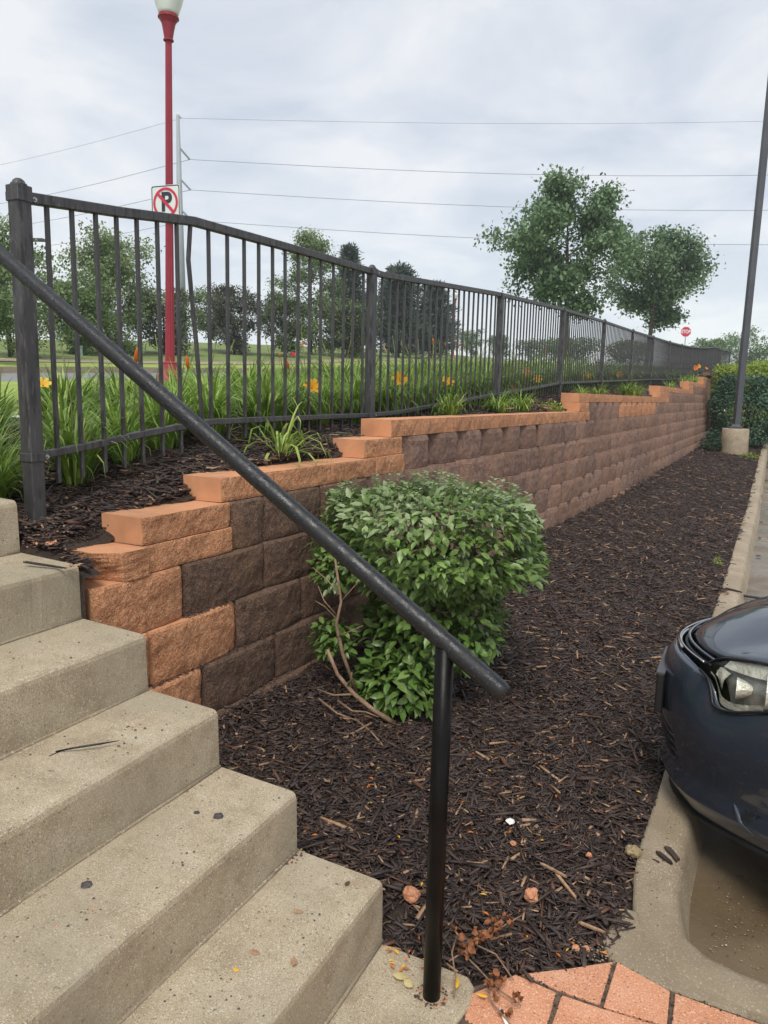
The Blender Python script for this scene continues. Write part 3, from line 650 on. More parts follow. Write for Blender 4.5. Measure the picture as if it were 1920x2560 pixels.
# the far stretch that turns to the right across the hilltop
if farp.v: obj('far_pickets', farp.mesh('far_pickets', M['fence']), fence, kind='stuff')
f2 = thing('metal_fence', 'far section of dark fence crossing behind the hedge', 'fence')
Q = [(.26,31.85,2.751),(.33,34.2,2.80),(.62,36.4,2.86),(1.3,38.1,2.90),(3.6,38.7,2.79),(6.0,39.2,2.70),(8.4,39.7,2.62),(10.8,40.2,2.56)]
for a, b_ in zip(Q[:-1], Q[1:]):
    A, B = Vector(a), Vector(b_)
    obj('rail', rail_me([A-Vector((0,0,.04)), B-Vector((0,0,.04))], .034, .036), f2); obj('rail', rail_me([A-Vector((0,0,.88)), B-Vector((0,0,.88))], .03, .03), f2)
    obj('post', MB().box((b_[0], b_[1], b_[2]-.6), (.055,.055,1.2)).mesh('post', M['fence']), f2)
    mb = MB(); n = int((B-A).length/.111)
    for k in range(1, n): p = A.lerp(B, k/n); mb.box((p.x, p.y, p.z-.50), (.0165,.0165,.93))
    obj('pickets', mb.mesh('pickets', M['fence']), f2, kind='stuff')
# ------------------------------------------------------------------ plants
def cloud(name, P, D, U, S, tmpl, faces, mats, mi=None, smooth=False):
    """many leaves: positions, direction (x axis), rough up (z axis), sizes; tmpl verts in leaf frame"""
    P, D, U = (np.asarray(a, float) for a in (P, D, U)); D = D/np.linalg.norm(D, axis=1)[:,None]
    Yv = np.cross(U, D); Yv /= np.linalg.norm(Yv, axis=1)[:,None]+1e-9; Z = np.cross(D, Yv)
    t = np.asarray(tmpl, float); S = np.asarray(S, float)
    V = P[:,None] + S[:,None,None]*(t[None,:,0:1]*D[:,None]+t[None,:,1:2]*Yv[:,None]+t[None,:,2:3]*Z[:,None])
    F = (np.asarray(faces)[None]+len(t)*np.arange(len(P))[:,None,None]).reshape(-1, len(faces[0]))
    return mesh_arr(name, V.reshape(-1,3), F, mats, None if mi is None else np.repeat(mi, len(faces)), smooth)
LEAF = [(0,0,0),(.28,.24,.05),(.28,-.24,.05),(.30,0,-.02),(.62,.21,.04),(.62,-.21,.04),(.62,0,-.05),(1,0,-.14)]
LEAFF = [(0,3,1),(0,2,3),(3,6,4),(3,4,1),(3,2,5),(3,5,6),(6,7,4),(6,5,7)]
QUAD = [(0,0,0),(.5,.32,.04),(1,0,-.06),(.5,-.32,.04)]
QUADF = [(0,1,2,3)]
def lily_mesh(seed, n, L0, light=.06, spread=1.0, flop=1.0):
    g = random.Random(seed); V = []; F = []; mi = []
    for _ in range(n):
        ph = g.uniform(0, 2*math.pi); r0 = g.uniform(0, .07); L = L0*g.uniform(.6, 1.15); w_ = g.uniform(.0045, .0085)*(.8+L0*.5); dx, dy = math.cos(ph), math.sin(ph)
        lean = g.uniform(.12, .85)*spread; fl = g.uniform(.3, 1.5)*flop; tw = g.uniform(-.5,.5); base = len(V)
        x = r0; z = 0; ang = math.pi/2-lean*.55; ns = 6
        for i in range(ns+1):
            t = i/ns; ww = w_*(1 if t < .5 else max(.05, 1-((t-.5)/.5)**1.4))*(.7+.6*min(t*3,1)*.5)
            px, py = x*dx, x*dy; sx, sy = -dy, dx
            V.append((px+sx*ww, py+sy*ww, z+.003)); V.append((px-sx*ww, py-sy*ww, z+.003))
            x += math.cos(ang)*L/ns; z += math.sin(ang)*L/ns; ang -= fl*(.12+.62*t*t+.25*t)*(1+lean*.3)
            dx2 = dx*math.cos(tw*.1)-dy*math.sin(tw*.1); dy = dx*math.sin(tw*.1)+dy*math.cos(tw*.1); dx = dx2
        for i in range(ns): F.append((base+2*i, base+2*i+1, base+2*i+3, base+2*i+2)); mi.append(1 if g.random() < light and i >= 0 else 0)
    return mesh_arr('daylily_leaves', V, F, [M['lily'], M['lily2']], mi, True)
LV = [lily_mesh(i, 170, .46, .12) for i in range(9)]
LS = [lily_mesh(40+i, 110, .36, .2, 1.2, 1.3) for i in range(4)]
clumps = []; LC = {}; ORD = 'first second third fourth fifth sixth seventh eighth ninth tenth eleventh twelfth thirteenth fourteenth fifteenth'.split()
def clump(x, y, me, s, label, group=None, cat='daylily'):
    z = float(T(x, y)) if x < xw(y)-.02 else float(zbed(x, y)); rz = random.uniform(0, 6.28)
    if group:
        rn = 'front second third fourth back'.split()[min(range(5), key=lambda i: abs([-.60,-.98,-1.45,-1.95,-2.4][i]-(x-(rx(y)+.30 if y > 8 else 0))))]; pn = max(0, int((y-.135)//2.441)+1)
        kk = (rn, pn); LC[kk] = LC.get(kk, 0)+1
        label = f"{rn}-row daylily clump behind the {ORD[pn-1]} fence panel, {ORD[LC[kk]-1]} from its left post" if pn else f"{rn}-row daylily clump left of the first fence post, {ORD[LC[kk]-1]} from the left"
    o = obj('daylily_clump', me, loc=(x, y, z-.01), rot=(random.uniform(-.05,.05), random.uniform(-.05,.05), rz), scale=(s, s, s*random.uniform(.92,1.08)), label=label, cat=cat, group=group)
    clumps.append(o); return o
GR = 'daylily clumps massed behind the fence'
for rx0, sp, ymax in ((-.60,.34,34),(-.98,.38,26),(-1.45,.42,20),(-1.95,.46,16),(-2.4,.5,14)):
    y = -.9+random.uniform(0,.3)
    while y < ymax:
        far_ = y > 9
        if not (1.7 < y*0+(y) < 2.0 and rx0 < -1.7):
            s = random.uniform(.85,1.08)*(1.0 if y > 1.2 else .86)*(1.12 if y > 4 else 1)
            x = rx0+random.uniform(-.08,.08)+(rx(y)+.30 if y > 8 else 0)
            clump(x, y, random.choice(LV), s, 'bushy green daylily clump in the bed behind the metal fence', GR)
        y += sp*random.uniform(.85,1.15)*(1 if y < 8 else 1.35)
GF2 = 'small daylily tufts between wall and fence'
fr = clump(-.20, 1.42, lily_mesh(99, 40, .46, .5, 2.4, 1.7), .95, 'arching bright daylily under the bottom rail, above the first long cap row')
for x, y, s, lb in ((-.16,3.6,.80,'low daylily spreading over the long orange cap row'),(-.15,4.75,.8,'daylily against the third fence post'),(-.12,5.35,.85,'floppy daylily just right of the third fence post'),(.0,8.6,.8,'small daylily before the higher cap row'),(-.02,7.6,.6,'thin daylily tuft just left of the small bright one'),(.06,10.6,1.0,'big bright daylily leaning over the third cap row'),(.08,11.4,1.0,'bright daylily at the end of the third cap row'),(.2,15.5,.8,'daylily above the fourth cap row'),(.25,18.6,1.1,'daylily mound high on the wall near its far end'),(.3,20.2,1.1,'daylily mound beside the last orange caps'),(.36,22.2,1.1,'farthest daylily mound before the hedge')):
    clump(x, y, random.choice(LS), s, lb)
stuffl = []
# flowers and stalks belong to the nearest clump
def petal_flower(size, seed):
    g = random.Random(seed); V = []; F = []
    for k in range(6):
        a = k*math.pi/3+g.uniform(-.12,.12); op = g.uniform(.75,1.15); base = len(V); wd = .20 if k % 2 else .27
        for i in range(5):
            t = i/4; r = .08+.95*math.sin(t*op*1.3)*.9; z = .75*t-.50*max(0,t-.55)**1.2*2; w_ = wd*math.sin(math.pi*(.12+.80*t))
            c, s_ = math.cos(a), math.sin(a)
            for sg in (-1, 1): V.append(((r*c-sg*w_*s_)*size, (r*s_+sg*w_*c)*size, (z+(.04 if i % 2 else 0))*size))
        for i in range(4): F.append((base+2*i, base+2*i+1, base+2*i+3, base+2*i+2))
    return V, F
def add_child_world(name, me, par, **k):
    o = obj(name, me, par, **k)
    pm = Matrix.LocRotScale(par.location, par.rotation_euler, par.scale); o.matrix_parent_inverse = pm.inverted(); return o
def flower(x, y, z, kind_='open', size=.05, mat_='petal'):
    if kind_ == 'open': size *= 1.35; x += .03
    c = min(clumps, key=lambda o: (o.location.x-x)**2+(o.location.y-y)**2+(0.0 if o.location.x < -.3 else .2))
    b = c.location; mid = Vector((b.x*.5+x*.5+random.uniform(-.03,.03), b.y*.5+y*.5, b.z+(z-b.z)*.6))
    st = MB().tube([(b.x, b.y, b.z), mid, (x, y, z)], [.004,.0035,.003], 5)
    add_child_world('flower_stalk', st.mesh('flower_stalk', M['stalk'], True), c)
    if kind_ == 'none': return
    mb = MB()
    if kind_ == 'open':
        V, F = petal_flower(size, random.random()); ax = Vector((random.uniform(.25,.8), random.uniform(-.9,-.3), random.uniform(.2,.8))).normalized(); Rm = ax.to_track_quat('Z','Y').to_matrix()
        mb.add([Rm@Vector(v)+Vector((x,y,z)) for v in V], F)
    else:
        ax = Vector((random.uniform(-.3,.5), random.uniform(-.4,.3), 1)).normalized(); p = Vector((x,y,z)); mb.tube([p, p+ax*size*.5, p+ax*size*1.1, p+ax*size*1.5], [.004, size*.22, size*.2, .002], 6)
    add_child_world('flower', mb.mesh('flower', M[mat_], True), c, label='open yellow-orange lily flower' if kind_ == 'open' else 'closed orange lily bud')
for (x, y, z, k_, s, m_) in [(-.42,3.19,.66,'open',.052,'petal'),(-.42,2.02,.58,'open',.046,'petal'),(-.42,4.1,.655,'open',.045,'petal'),(-.50,-.02,.645,'open',.042,'petal'),(-.45,.03,.47,'bud',.035,'petal'),
    (-.45,1.05,.65,'bud',.04,'petal2'),(-.5,.78,.66,'bud',.05,'petal2'),(-.42,5.95,.63,'open',.05,'petal2'),(-.42,6.6,.73,'bud',.06,'petal'),(-.42,6.87,.75,'open',.05,'petal'),(-.42,6.4,.82,'open',.04,'petal2'),(-.35,9.3,.875,'open',.055,'petal'),(-.3,11.8,.965,'open',.06,'petal'),(-.25,15.6,1.11,'open',.06,'petal'),(-.2,18.7,1.27,'open',.06,'petal2'),
    (.3,20.4,1.42,'open',.07,'petal2'),(.3,21.5,1.52,'open',.06,'petal'),(.36,24.0,1.55,'open',.06,'petal2'),(-1.2,3.0,.72,'bud',.05,'petal2'),(-1.0,6.0,1.05,'bud',.05,'petal2'),(-1.3,.6,.55,'open',.035,'yellow'),(-1.25,.9,.56,'open',.035,'yellow')]:
    flower(x, y, z, k_, s, m_)
for _ in range(70):
    x = random.uniform(-2.2,-.5); y = random.uniform(-.4, 14); zz = float(T(x,y))+random.uniform(.50,.68); flower(x, y, zz, random.choice(['none','bud']), .022, 'stalk')
for _ in range(26):
    x = random.uniform(-2.2,-.6); y = random.uniform(3, 22); zz = float(T(x,y))+random.uniform(.45,.62); flower(x, y, zz, 'bud', .03, random.choice(['petal','petal2']))
# small plants near the wall steps
def tuft(name, x, y, r, n, mat_, label, cat, z=None, h=.10, leaf=.03):
    g = np.random.default_rng(int(abs(x*100)+y*10)); ph = g.uniform(0,6.28,n); rr = r*np.sqrt(g.uniform(0,1,n)); z0 = float(T(x,y)) if z is None else z
    P = np.stack([x+rr*np.cos(ph), y+rr*np.sin(ph), z0+g.uniform(0,1,n)*h*(1-(rr/r)**2*.7)], -1); D = g.normal(0,1,(n,3)); D[:,2] = abs(D[:,2])*.5; U = np.tile([0.,0,1],(n,1))+g.normal(0,.3,(n,3))
    return obj(name, cloud(name, P, D, U, g.uniform(.7,1.3,n)*leaf, LEAF, LEAFF, [mat_]), label=label, cat=cat)
tuft('sedum', -.06, 6.25, .13, 380, M['hedgey'], 'small lime green sedum beside the higher orange caps', 'plant', h=.12, leaf=.028)
tuft('dried_plant', -.10, 5.98, .13, 160, M['twig'], 'small dried beige plant beside the lime sedum', 'plant', h=.08, leaf=.03)
tuft('weed', 1.70, 5.55, .045, 70, M['hedgey'], 'tiny bright green weed at the edge of the mulch', 'plant', z=-.90, h=.09, leaf=.022)
tuft('weed', 1.86, 17.6, .20, 200, M['hedgey'], 'leafy weed at the foot of the round lamp base', 'plant', z=-.73, h=.14, leaf=.05)
tuft('low_shrub', 1.02, 18.4, .32, 700, M['hedge'], 'small leafy shrub between the wall and the round lamp base', 'shrub', z=-.62, h=.55, leaf=.07)
# ------------------------------------------------------------------ the rounded shrub by the handrail
sh = thing('shrub', 'leafy green clipped shrub growing beside the block wall', 'shrub', (0,0,0))
g = np.random.default_rng(50)
def shell(n, c, r, top_flat=.75, zlo=-.95, thick=.22, bump_=.10):
    d = g.normal(0,1,(n*3,3)); d /= np.linalg.norm(d,axis=1)[:,None]; d = d[d[:,2] > zlo][:n]
    rad = 1-np.abs(g.normal(0,thick,len(d)))*.9
    lump = 1+bump_*np.sin(d[:,0]*5+1)*np.sin(d[:,1]*6)+bump_*.7*np.sin(d[:,2]*7+d[:,0]*4)
    s = np.sign(d[:,2])*np.abs(d[:,2])**top_flat
    P = np.stack([c[0]+r[0]*d[:,0]*rad*lump, c[1]+r[1]*d[:,1]*rad*lump, c[2]+np.where(s > 0, r[2], r[3])*s*rad], -1); return P, d
def leaf_dirs(d, droop=.5):
    n = len(d); D = d*np.array([1,1,.35])+g.normal(0,.55,(n,3)); D[:,2] -= droop*g.uniform(0,1,n); U = d*.8+np.array([0,0,.9])+g.normal(0,.25,(n,3)); return D, U
Cc = (.615,1.41,-.06)
P1, d1 = shell(5000, Cc, (.52,.47,.215,.24), .62, -.9, .16)
P2, d2 = shell(2100, (.61,1.37,-.42), (.32,.31,.28,.24), .8, -.9, .25)
P2 = P2+np.array([.05,0,0])
P3, d3 = shell(520, (.62,1.12,-.66), (.19,.14,.12,.10), .8, -.7, .3)
P4, d4 = shell(260, (.30,1.10,-.20), (.10,.08,.10,.10), .8, -.9, .5)
P5, d5 = shell(160, (.33,1.05,-.50), (.10,.06,.10,.08), .8, -.9, .5)
P = np.concatenate([P1,P2,P3,P4,P5]); d = np.concatenate([d1,d2,d3,d4,d5]); D, U = leaf_dirs(d)
S = np.concatenate([g.uniform(.032,.062,len(P1)), g.uniform(.038,.068,len(P2)), g.uniform(.045,.075,len(P3)), g.uniform(.035,.055,len(P4)+len(P5))])
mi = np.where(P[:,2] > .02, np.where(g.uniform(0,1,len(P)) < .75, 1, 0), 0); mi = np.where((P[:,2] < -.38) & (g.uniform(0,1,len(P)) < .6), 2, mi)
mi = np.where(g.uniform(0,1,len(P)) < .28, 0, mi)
# upright tip shoots
tips = []
for _ in range(46):
    a = g.uniform(0,6.28); r_ = math.sqrt(g.uniform(0,1))*.44; px, py = Cc[0]+r_*math.cos(a), Cc[1]+r_*math.sin(a); pz = Cc[2]+.215*(1-(r_/.5)**2)**.32
    for k in range(9): tips.append((px, py, pz+k*.008, a+k*1.9, .6+.05*k))
tips = np.array(tips); n = len(tips)
TP = tips[:,:3]; TD = np.stack([np.cos(tips[:,3]), np.sin(tips[:,3]), np.full(n,.35)], -1); TU = np.tile([0,0,1.], (n,1))
P = np.concatenate([P, TP]); D = np.concatenate([D, TD]); U = np.concatenate([U, TU]); S = np.concatenate([S, g.uniform(.024,.040,n)]); mi = np.concatenate([mi, np.ones(n, int)])
nrm = np.concatenate([d, np.tile([0,0,1.], (n,1))])
dist = np.linalg.norm(P-np.array(CAM), axis=1)-.25*np.einsum('ij,ij->i', nrm, (np.array(CAM)-P)/np.linalg.norm(np.array(CAM)-P, axis=1)[:,None])
big = np.argsort(dist-S*6)[:290]
mask = np.ones(len(P), bool); mask[big] = False
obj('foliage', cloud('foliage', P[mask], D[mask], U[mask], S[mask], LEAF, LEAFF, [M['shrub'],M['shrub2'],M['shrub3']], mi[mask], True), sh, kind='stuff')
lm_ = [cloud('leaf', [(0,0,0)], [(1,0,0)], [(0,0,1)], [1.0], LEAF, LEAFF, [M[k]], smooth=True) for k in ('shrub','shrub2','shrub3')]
for i in big:
    dx = Vector(D[i]).normalized(); yv = Vector(U[i]).cross(dx).normalized(); zv = dx.cross(yv)
    o = obj('leaf', lm_[mi[i]], sh); o.matrix_local = Matrix.Translation(Vector(P[i])) @ Matrix((dx, yv, zv)).transposed().to_4x4() @ Matrix.Scale(float(S[i]), 4)
gr = random.Random(4)
def stem(pts, r0, r1, name='stem', mat_='bark', par=sh):
    n = len(pts); b = MB().tube(pts, [r0+(r1-r0)*i/(n-1) for i in range(n)], 7); return obj(name, b.mesh(name, M[mat_], True), par)
base = Vector((.52,1.20,-.77))
for k in range(9):
    a = k*.7+gr.uniform(-.2,.2); r_ = gr.uniform(.12,.36)
    pts = [base+Vector((gr.uniform(-.04,.06), gr.uniform(-.04,.05), 0)), base+Vector((r_*.3*math.cos(a), r_*.3*math.sin(a)+.05, .25)), Vector((Cc[0]+r_*.7*math.cos(a), Cc[1]+r_*.7*math.sin(a), -.28)), Vector((Cc[0]+r_*math.cos(a), Cc[1]+r_*math.sin(a), .02))]
    stem(pts, .011, .004)
stem([(.47,1.02,-.72),(.42,.97,-.52),(.385,.975,-.40),(.405,.98,-.30),(.36,1.0,-.12)], .009, .005, 'stem', 'twig')
for pts in ([(.405,.98,-.30),(.47,.99,-.22),(.52,1.0,-.19)],[(.39,.975,-.38),(.33,.97,-.33),(.29,.96,-.31)],[(.40,.97,-.27),(.34,.98,-.22),(.27,.97,-.17)],[(.40,.97,-.45),(.47,.96,-.41),(.52,.96,-.38)],[(.385,.975,-.36),(.34,.95,-.30),(.31,.95,-.24)]):
    stem(pts, .0035, .0015, 'twig', 'twig')
fb = thing('fallen_branch', 'broken bare branch leaning on the mulch under the shrub', 'branch', (0,0,0))
stem([(.37,.93,-.50),(.42,.93,-.60),(.50,.93,-.67),(.58,.95,-.73),(.66,.99,-.785)], .007, .012, 'limb', 'twig', fb)
for pts in ([(.50,.93,-.67),(.42,.90,-.68),(.34,.90,-.67)],[(.47,.93,-.64),(.50,.90,-.60),(.51,.89,-.56)],[(.44,.90,-.70),(.52,.88,-.72),(.58,.88,-.71),(.63,.9,-.73)],[(.36,.88,-.70),(.46,.86,-.735),(.55,.86,-.745)],[(.52,.90,-.76),(.62,.86,-.78),(.70,.80,-.79)],[(.60,.9,-.76),(.56,.82,-.78),(.50,.74,-.78)]):
    stem(pts, .005, .0025, 'twig', 'twig', fb)
# ------------------------------------------------------------------ hedges at the end of the bed
def hedge(name, c, r, n, mats, topmat_z, label, leaf=.06, seed=1, cat='hedge'):
    g2 = np.random.default_rng(seed); d = g2.normal(0,1,(n,3)); d /= np.linalg.norm(d,axis=1)[:,None]; d[:,2] = np.abs(d[:,2])*np.where(g2.uniform(0,1,n) < .72, 1, -1)
    rad = 1-np.abs(g2.normal(0,.13,n)); lump = 1+.06*np.sin(d[:,0]*6+seed)*np.sin(d[:,1]*7)+.05*np.sin(d[:,2]*9+seed)
    s = np.sign(d)*np.abs(d)**.72; P = np.array(c)+np.array(r)*s*(rad*lump)[:,None]
    D = d*.6+g2.normal(0,.6,(n,3)); D[:,2] -= .2; U = d+np.array([0,0,.5])+g2.normal(0,.3,(n,3)); zrel = (P[:,2]-c[2])/r[2]
    mi = np.where(zrel+g2.normal(0,.12,n) > topmat_z, 1, 0)
    t = thing(name, label, cat, (c[0], c[1], c[2]-r[2]*.9))
    o = obj('foliage', cloud('foliage', P-np.array([c[0],c[1],c[2]-r[2]*.9]), D, U, g2.uniform(.7,1.4,n)*leaf, LEAF, LEAFF, mats, mi, True), t, kind='stuff')
    b = MB()
    for k in range(5): a = k*1.3; b.tube([(.1*math.cos(a),.1*math.sin(a),-.15),(.3*r[0]*math.cos(a),.3*r[1]*math.sin(a),r[2]*.9),(.6*r[0]*math.cos(a),.6*r[1]*math.sin(a),r[2]*1.5)], [.03,.02,.01], 6)
    obj('stems', b.mesh('stems', M['bark'], True), t); return t
hedge('hedge', (1.62,21.3,.32), (.88,.95,.98), 11000, [M['hedge'],M['hedgey']], 1.15, 'big dark green rounded hedge shrub behind the round lamp base', .075, 1)
hedge('hedge', (1.55,23.6,.75), (1.0,.9,1.0), 7000, [M['hedgey'],M['hedgey']], -2, 'yellow-green hedge top rising behind the dark rounded one', .08, 2)
hedge('hedge', (3.0,24.3,.35), (.95,1.2,1.05), 7000, [M['hedgey'],M['hedgey']], -2, 'lime hedge shrub at the right edge past the dark one', .08, 3)
hedge('hedge', (2.6,29.5,1.2), (1.6,1.5,.9), 5000, [M['hedge'],M['hedgey']], -.2, 'farthest hedge in front of the crossing fence', .10, 4)
# ------------------------------------------------------------------ trees
def tree(name, label, x, y, H, Wd, leafm, n=6000, shape='round', bottom=.25, seed=1, leaf=.16, trunk_r=None, group=None, cat='tree', multi=1, off=(0,0), z=None, sigma=.085, bare=0):
    g = random.Random(seed); gn = np.random.default_rng(seed); z0 = float(T(x, y)) if z is None else z
    t = thing(name, label, cat, (x, y, z0), group=group); R_ = Wd/2; tr = trunk_r or H*.018; b = MB(); cents = []
    def env(f):
        if shape == 'round': return max(.05, math.sin(math.pi*min(1, .10+.88*f**.8))**.65)
        if shape == 'cone': return max(.04, (1-f)**.75*(1 if f > .12 else .6+3*f))
        if shape == 'oval': return max(.05, math.sin(math.pi*min(1,.14+.84*f**.75))**.8)
        return 1
    for m_ in range(multi):
        ax, ay = (0, 0) if multi == 1 else (g.uniform(-.28,.28)*R_, g.uniform(-.28,.28)*R_)
        top = Vector((off[0]*.6+ax*1.3, off[1]*.6+ay*1.3, H*.9))
        tp = [Vector((ax*.25, ay*.25, -.1)), Vector((ax*.6+g.uniform(-.03,.03)*H*.3, ay*.6, H*.3)), Vector((ax+off[0]*.3, ay+off[1]*.3, H*.6)), top]
        b.tube(tp, [tr, tr*.75, tr*.42, tr*.08], 8)
        for k in range(int(16/multi**.5)):
            f = (k+g.random())/(16/multi**.5); a = k*2.4+g.uniform(-.5,.5)+m_; zl = bottom*H*.85+f*(H*.92-bottom*H*.85)*.92
            q = zl/H; i = min(2, int(q/.3)); s0 = tp[0].lerp(tp[1], min(1, q/.3)) if q < .3 else (tp[1].lerp(tp[2], (q-.3)/.3) if q < .6 else tp[2].lerp(tp[3], min(1, (q-.6)/.3)))
            rr = R_*env(max(0, (zl/H-bottom)/(1-bottom)))*g.uniform(.72, 1.08); rise = (.55*rr if shape != 'needle' else .05)*g.uniform(.5,1.2)*(1-q*.3)
            e_ = Vector((s0.x+off[0]*.4+rr*math.cos(a), s0.y+off[1]*.4+rr*math.sin(a), min(H*.99, s0.z+rise))); mdl = s0.lerp(e_, .5)+Vector((g.uniform(-.1,.1)*rr, g.uniform(-.1,.1)*rr, rise*.12))
            b.tube([s0, mdl, e_], [tr*.34*(1-q*.6), tr*.2*(1-q*.6), tr*.05], 5, caps=False)
            for j in range(4): cents.append(s0.lerp(mdl, .5+.25*j/2) if j < 1 else mdl.lerp(e_, (j)/3.0))
            for j in range(5):
                p = mdl.lerp(e_, g.random()); c2 = p+Vector((g.gauss(0,1), g.gauss(0,1), g.gauss(0,.8)+.2))*rr*.24; b.tube([p, c2], [tr*.07, tr*.02], 4, caps=False); cents += [c2, p.lerp(c2, .6)]
        cents.append(top)
    obj('trunk', b.mesh('trunk', M['bark'], True), t)
    cents = np.array([tuple(c) for c in cents]); n = int(n*(1.35 if 'maple' in name else 1.75)); leaf = leaf*1.05; sigma = sigma*.82; idx = gn.integers(0, len(cents), n)
    sg = sigma*Wd; P = cents[idx]+gn.normal(0, 1, (n,3))*np.array([sg,sg,sg*.8]); D = gn.normal(0,1,(n,3)); D[:,2] -= .3; U = np.array([0,0,1.])+gn.normal(0,.6,(n,3))
    P = P[(P[:,2] < H*1.02)]; D = D[:len(P)]; U = U[:len(P)]
    mats = [M[q] for q in (leafm if isinstance(leafm, (list, tuple)) else [leafm])]
    mi = gn.integers(0, len(mats), len(cents))[idx[:len(P)]] if len(mats) > 1 else None
    obj('crown', cloud('crown', P, D, U, gn.uniform(.6,1.3,len(P))*leaf, QUAD, QUADF, mats, mi), t)
    return t
def conifer(name, label, x, y, H, Wd, seed=1, n=5000, blunt=.8):
    n = int(n*1.6)
    g = random.Random(seed); gn = np.random.default_rng(seed); z0 = float(T(x, y)); t = thing(name, label, 'tree', (x, y, z0)); b = MB(); b.tube([(0,0,-.1),(0,0,H*.5),(0,0,H)], [H*.022,H*.012,.01], 7); P = []; D = []
    nb = 95
    for k in range(nb):
        f = k/nb; z = H*(.05+.93*f); r_ = Wd/2*max(.05, (1-f)**blunt)*g.uniform(.7,1.12)*(min(1,.55+f*4)); a = k*2.399+g.uniform(-.3,.3); up_ = r_*g.uniform(.05,.45)
        e_ = Vector((r_*math.cos(a), r_*math.sin(a), min(z+up_, H))); s0 = Vector((0,0,z)); b.tube([s0, e_], [H*.006, .004], 4, caps=False)
        for j in range(n//nb):
            q = g.uniform(.2,1.05); p = s0.lerp(e_, q)+Vector((g.gauss(0,.07*Wd*.5+.05), g.gauss(0,.07*Wd*.5+.05), g.gauss(0,.05*Wd*.5+.04))); P.append(p); dd = (e_-s0).normalized()+Vector((g.gauss(0,.5), g.gauss(0,.5), g.gauss(0,.5)+.3)); D.append(dd)
    obj('trunk', b.mesh('trunk', M['bark'], True), t)
    U = gn.normal(0,1,(len(P),3)); obj('crown', cloud('crown', P, D, U, gn.uniform(.7,1.4,len(P))*.26, [(0,0,0),(.5,.12,0),(1,0,0),(.5,-.12,0)], QUADF, [M['needle']]), t)
tree('maple_tree', 'larger dark green maple rising just behind the fence', -4.47, 25.82, 6.75, 4.3, ['maple','maple','maple'], 17000, 'round', .37, 12, .145, .13, off=(-.35,0), sigma=.070)
tree('maple_tree', 'smaller dark green maple to the right of the larger one', -3.45, 39.48, 6.9, 4.7, ['maple'], 15000, 'round', .37, 5, .17, .12, multi=2, off=(.0,0), sigma=.072)
tree('pale_tree', 'tall pale green tree at the far left behind the first fence post', -17.5, 13.24, 3.9, 3.0, ['lightleaf','midleaf'], 6500, 'oval', .04, 3, .10, multi=2)
tree('young_tree', 'small round green tree at the left edge of the lawn', -14.9, 10.6, 1.9, 1.5, ['midleaf'], 2200, 'round', .4, 21, .09)
tree('green_tree', 'low bushy green tree right of the first fence post', -19.9, 17.6, 2.45, 2.5, ['midleaf'], 6500, 'round', .02, 4, .10)
tree('pale_tree', 'broad feathery pale green tree with several trunks, left of the red lamp', -20.5, 19.9, 4.6, 3.3, ['lightleaf','midleaf','lightleaf'], 11500, 'oval', .0, 6, .11, multi=4)
tree('crabapple_tree', 'dark leaved small tree just behind the red lamp post', -20.9, 23.2, 2.6, 2.8, ['darkleaf','darkleaf','midleaf'], 6800, 'round', .03, 7, .10, multi=2)
tree('green_tree', 'thin small green tree with bare twigs on top, right of the steel pole', -22.4, 28.0, 3.1, 2.1, ['midleaf'], 2600, 'oval', .2, 8, .11, multi=3)
tree('crabapple_tree', 'dark leaved spreading tree left in the pair of small trees', -20.6, 27.6, 3.1, 2.6, ['darkleaf','darkleaf'], 6000, 'round', .1, 9, .11)
tree('green_tree', 'green small tree standing right beside the dark leaved spreading one', -18.9, 29.3, 3.0, 2.4, ['midleaf','midleaf','darkleaf'], 6000, 'round', .1, 10, .11)
tree('pale_tree', 'tallest slim pale green tree in front of the pines', -19.85, 33.2, 6.9, 3.2, ['lightleaf','midleaf'], 8500, 'oval', .03, 11, .13)
tree('crabapple_tree', 'brownish low tree under the tall slim pale tree', -17.6, 33.4, 2.9, 2.8, ['darkleaf','midleaf'], 6000, 'round', .05, 15, .12, multi=2)
conifer('pine_tree', 'tall narrow dark pine left of the broad pine', -19.75, 37.2, 6.1, 3.4, 1, 7000, .9)
conifer('pine_tree', 'broad dark pine seen through the second fence panel', -18.6, 41.6, 5.4, 4.4, 2, 11000, .55)
conifer('pine_tree', 'second broad dark pine merging with its neighbour on the right', -17.0, 43.6, 4.7, 3.4, 3, 8000, .6)
for (x, y, H, Wd, sd_, lb) in ((-24.2,70.9,2.6,2.6,31,'small round far tree right of the pines'),(-22.6,75,2.3,2.4,32,'second small round far tree on the horizon'),(-20.2,78,2.2,2.8,33,'third small round far tree on the horizon'),(-9.5,49.5,1.7,3.4,34,'low dark bush seen between the maples and the road'),(-12.5,58,1.9,3.2,35,'low dark bush left of the one between the maples'),(-6.2,52,1.6,2.6,36,'low dark bush beneath the smaller maple'),(.4,66,4.4,3.6,37,'far green tree above the end of the fence'),(2.0,68,3.2,3.0,38,'far green tree right of the dark light pole'),(4.6,70,3.3,3.0,39,'last far tree at the right edge'),(-1.4,62,2.2,2.6,40,'far bush left of the tree above the fence end')):
    tree('far_tree', lb, x, y, H, Wd, ['midleaf','maple'], 1600, 'round', .08, sd_, .17, multi=2)
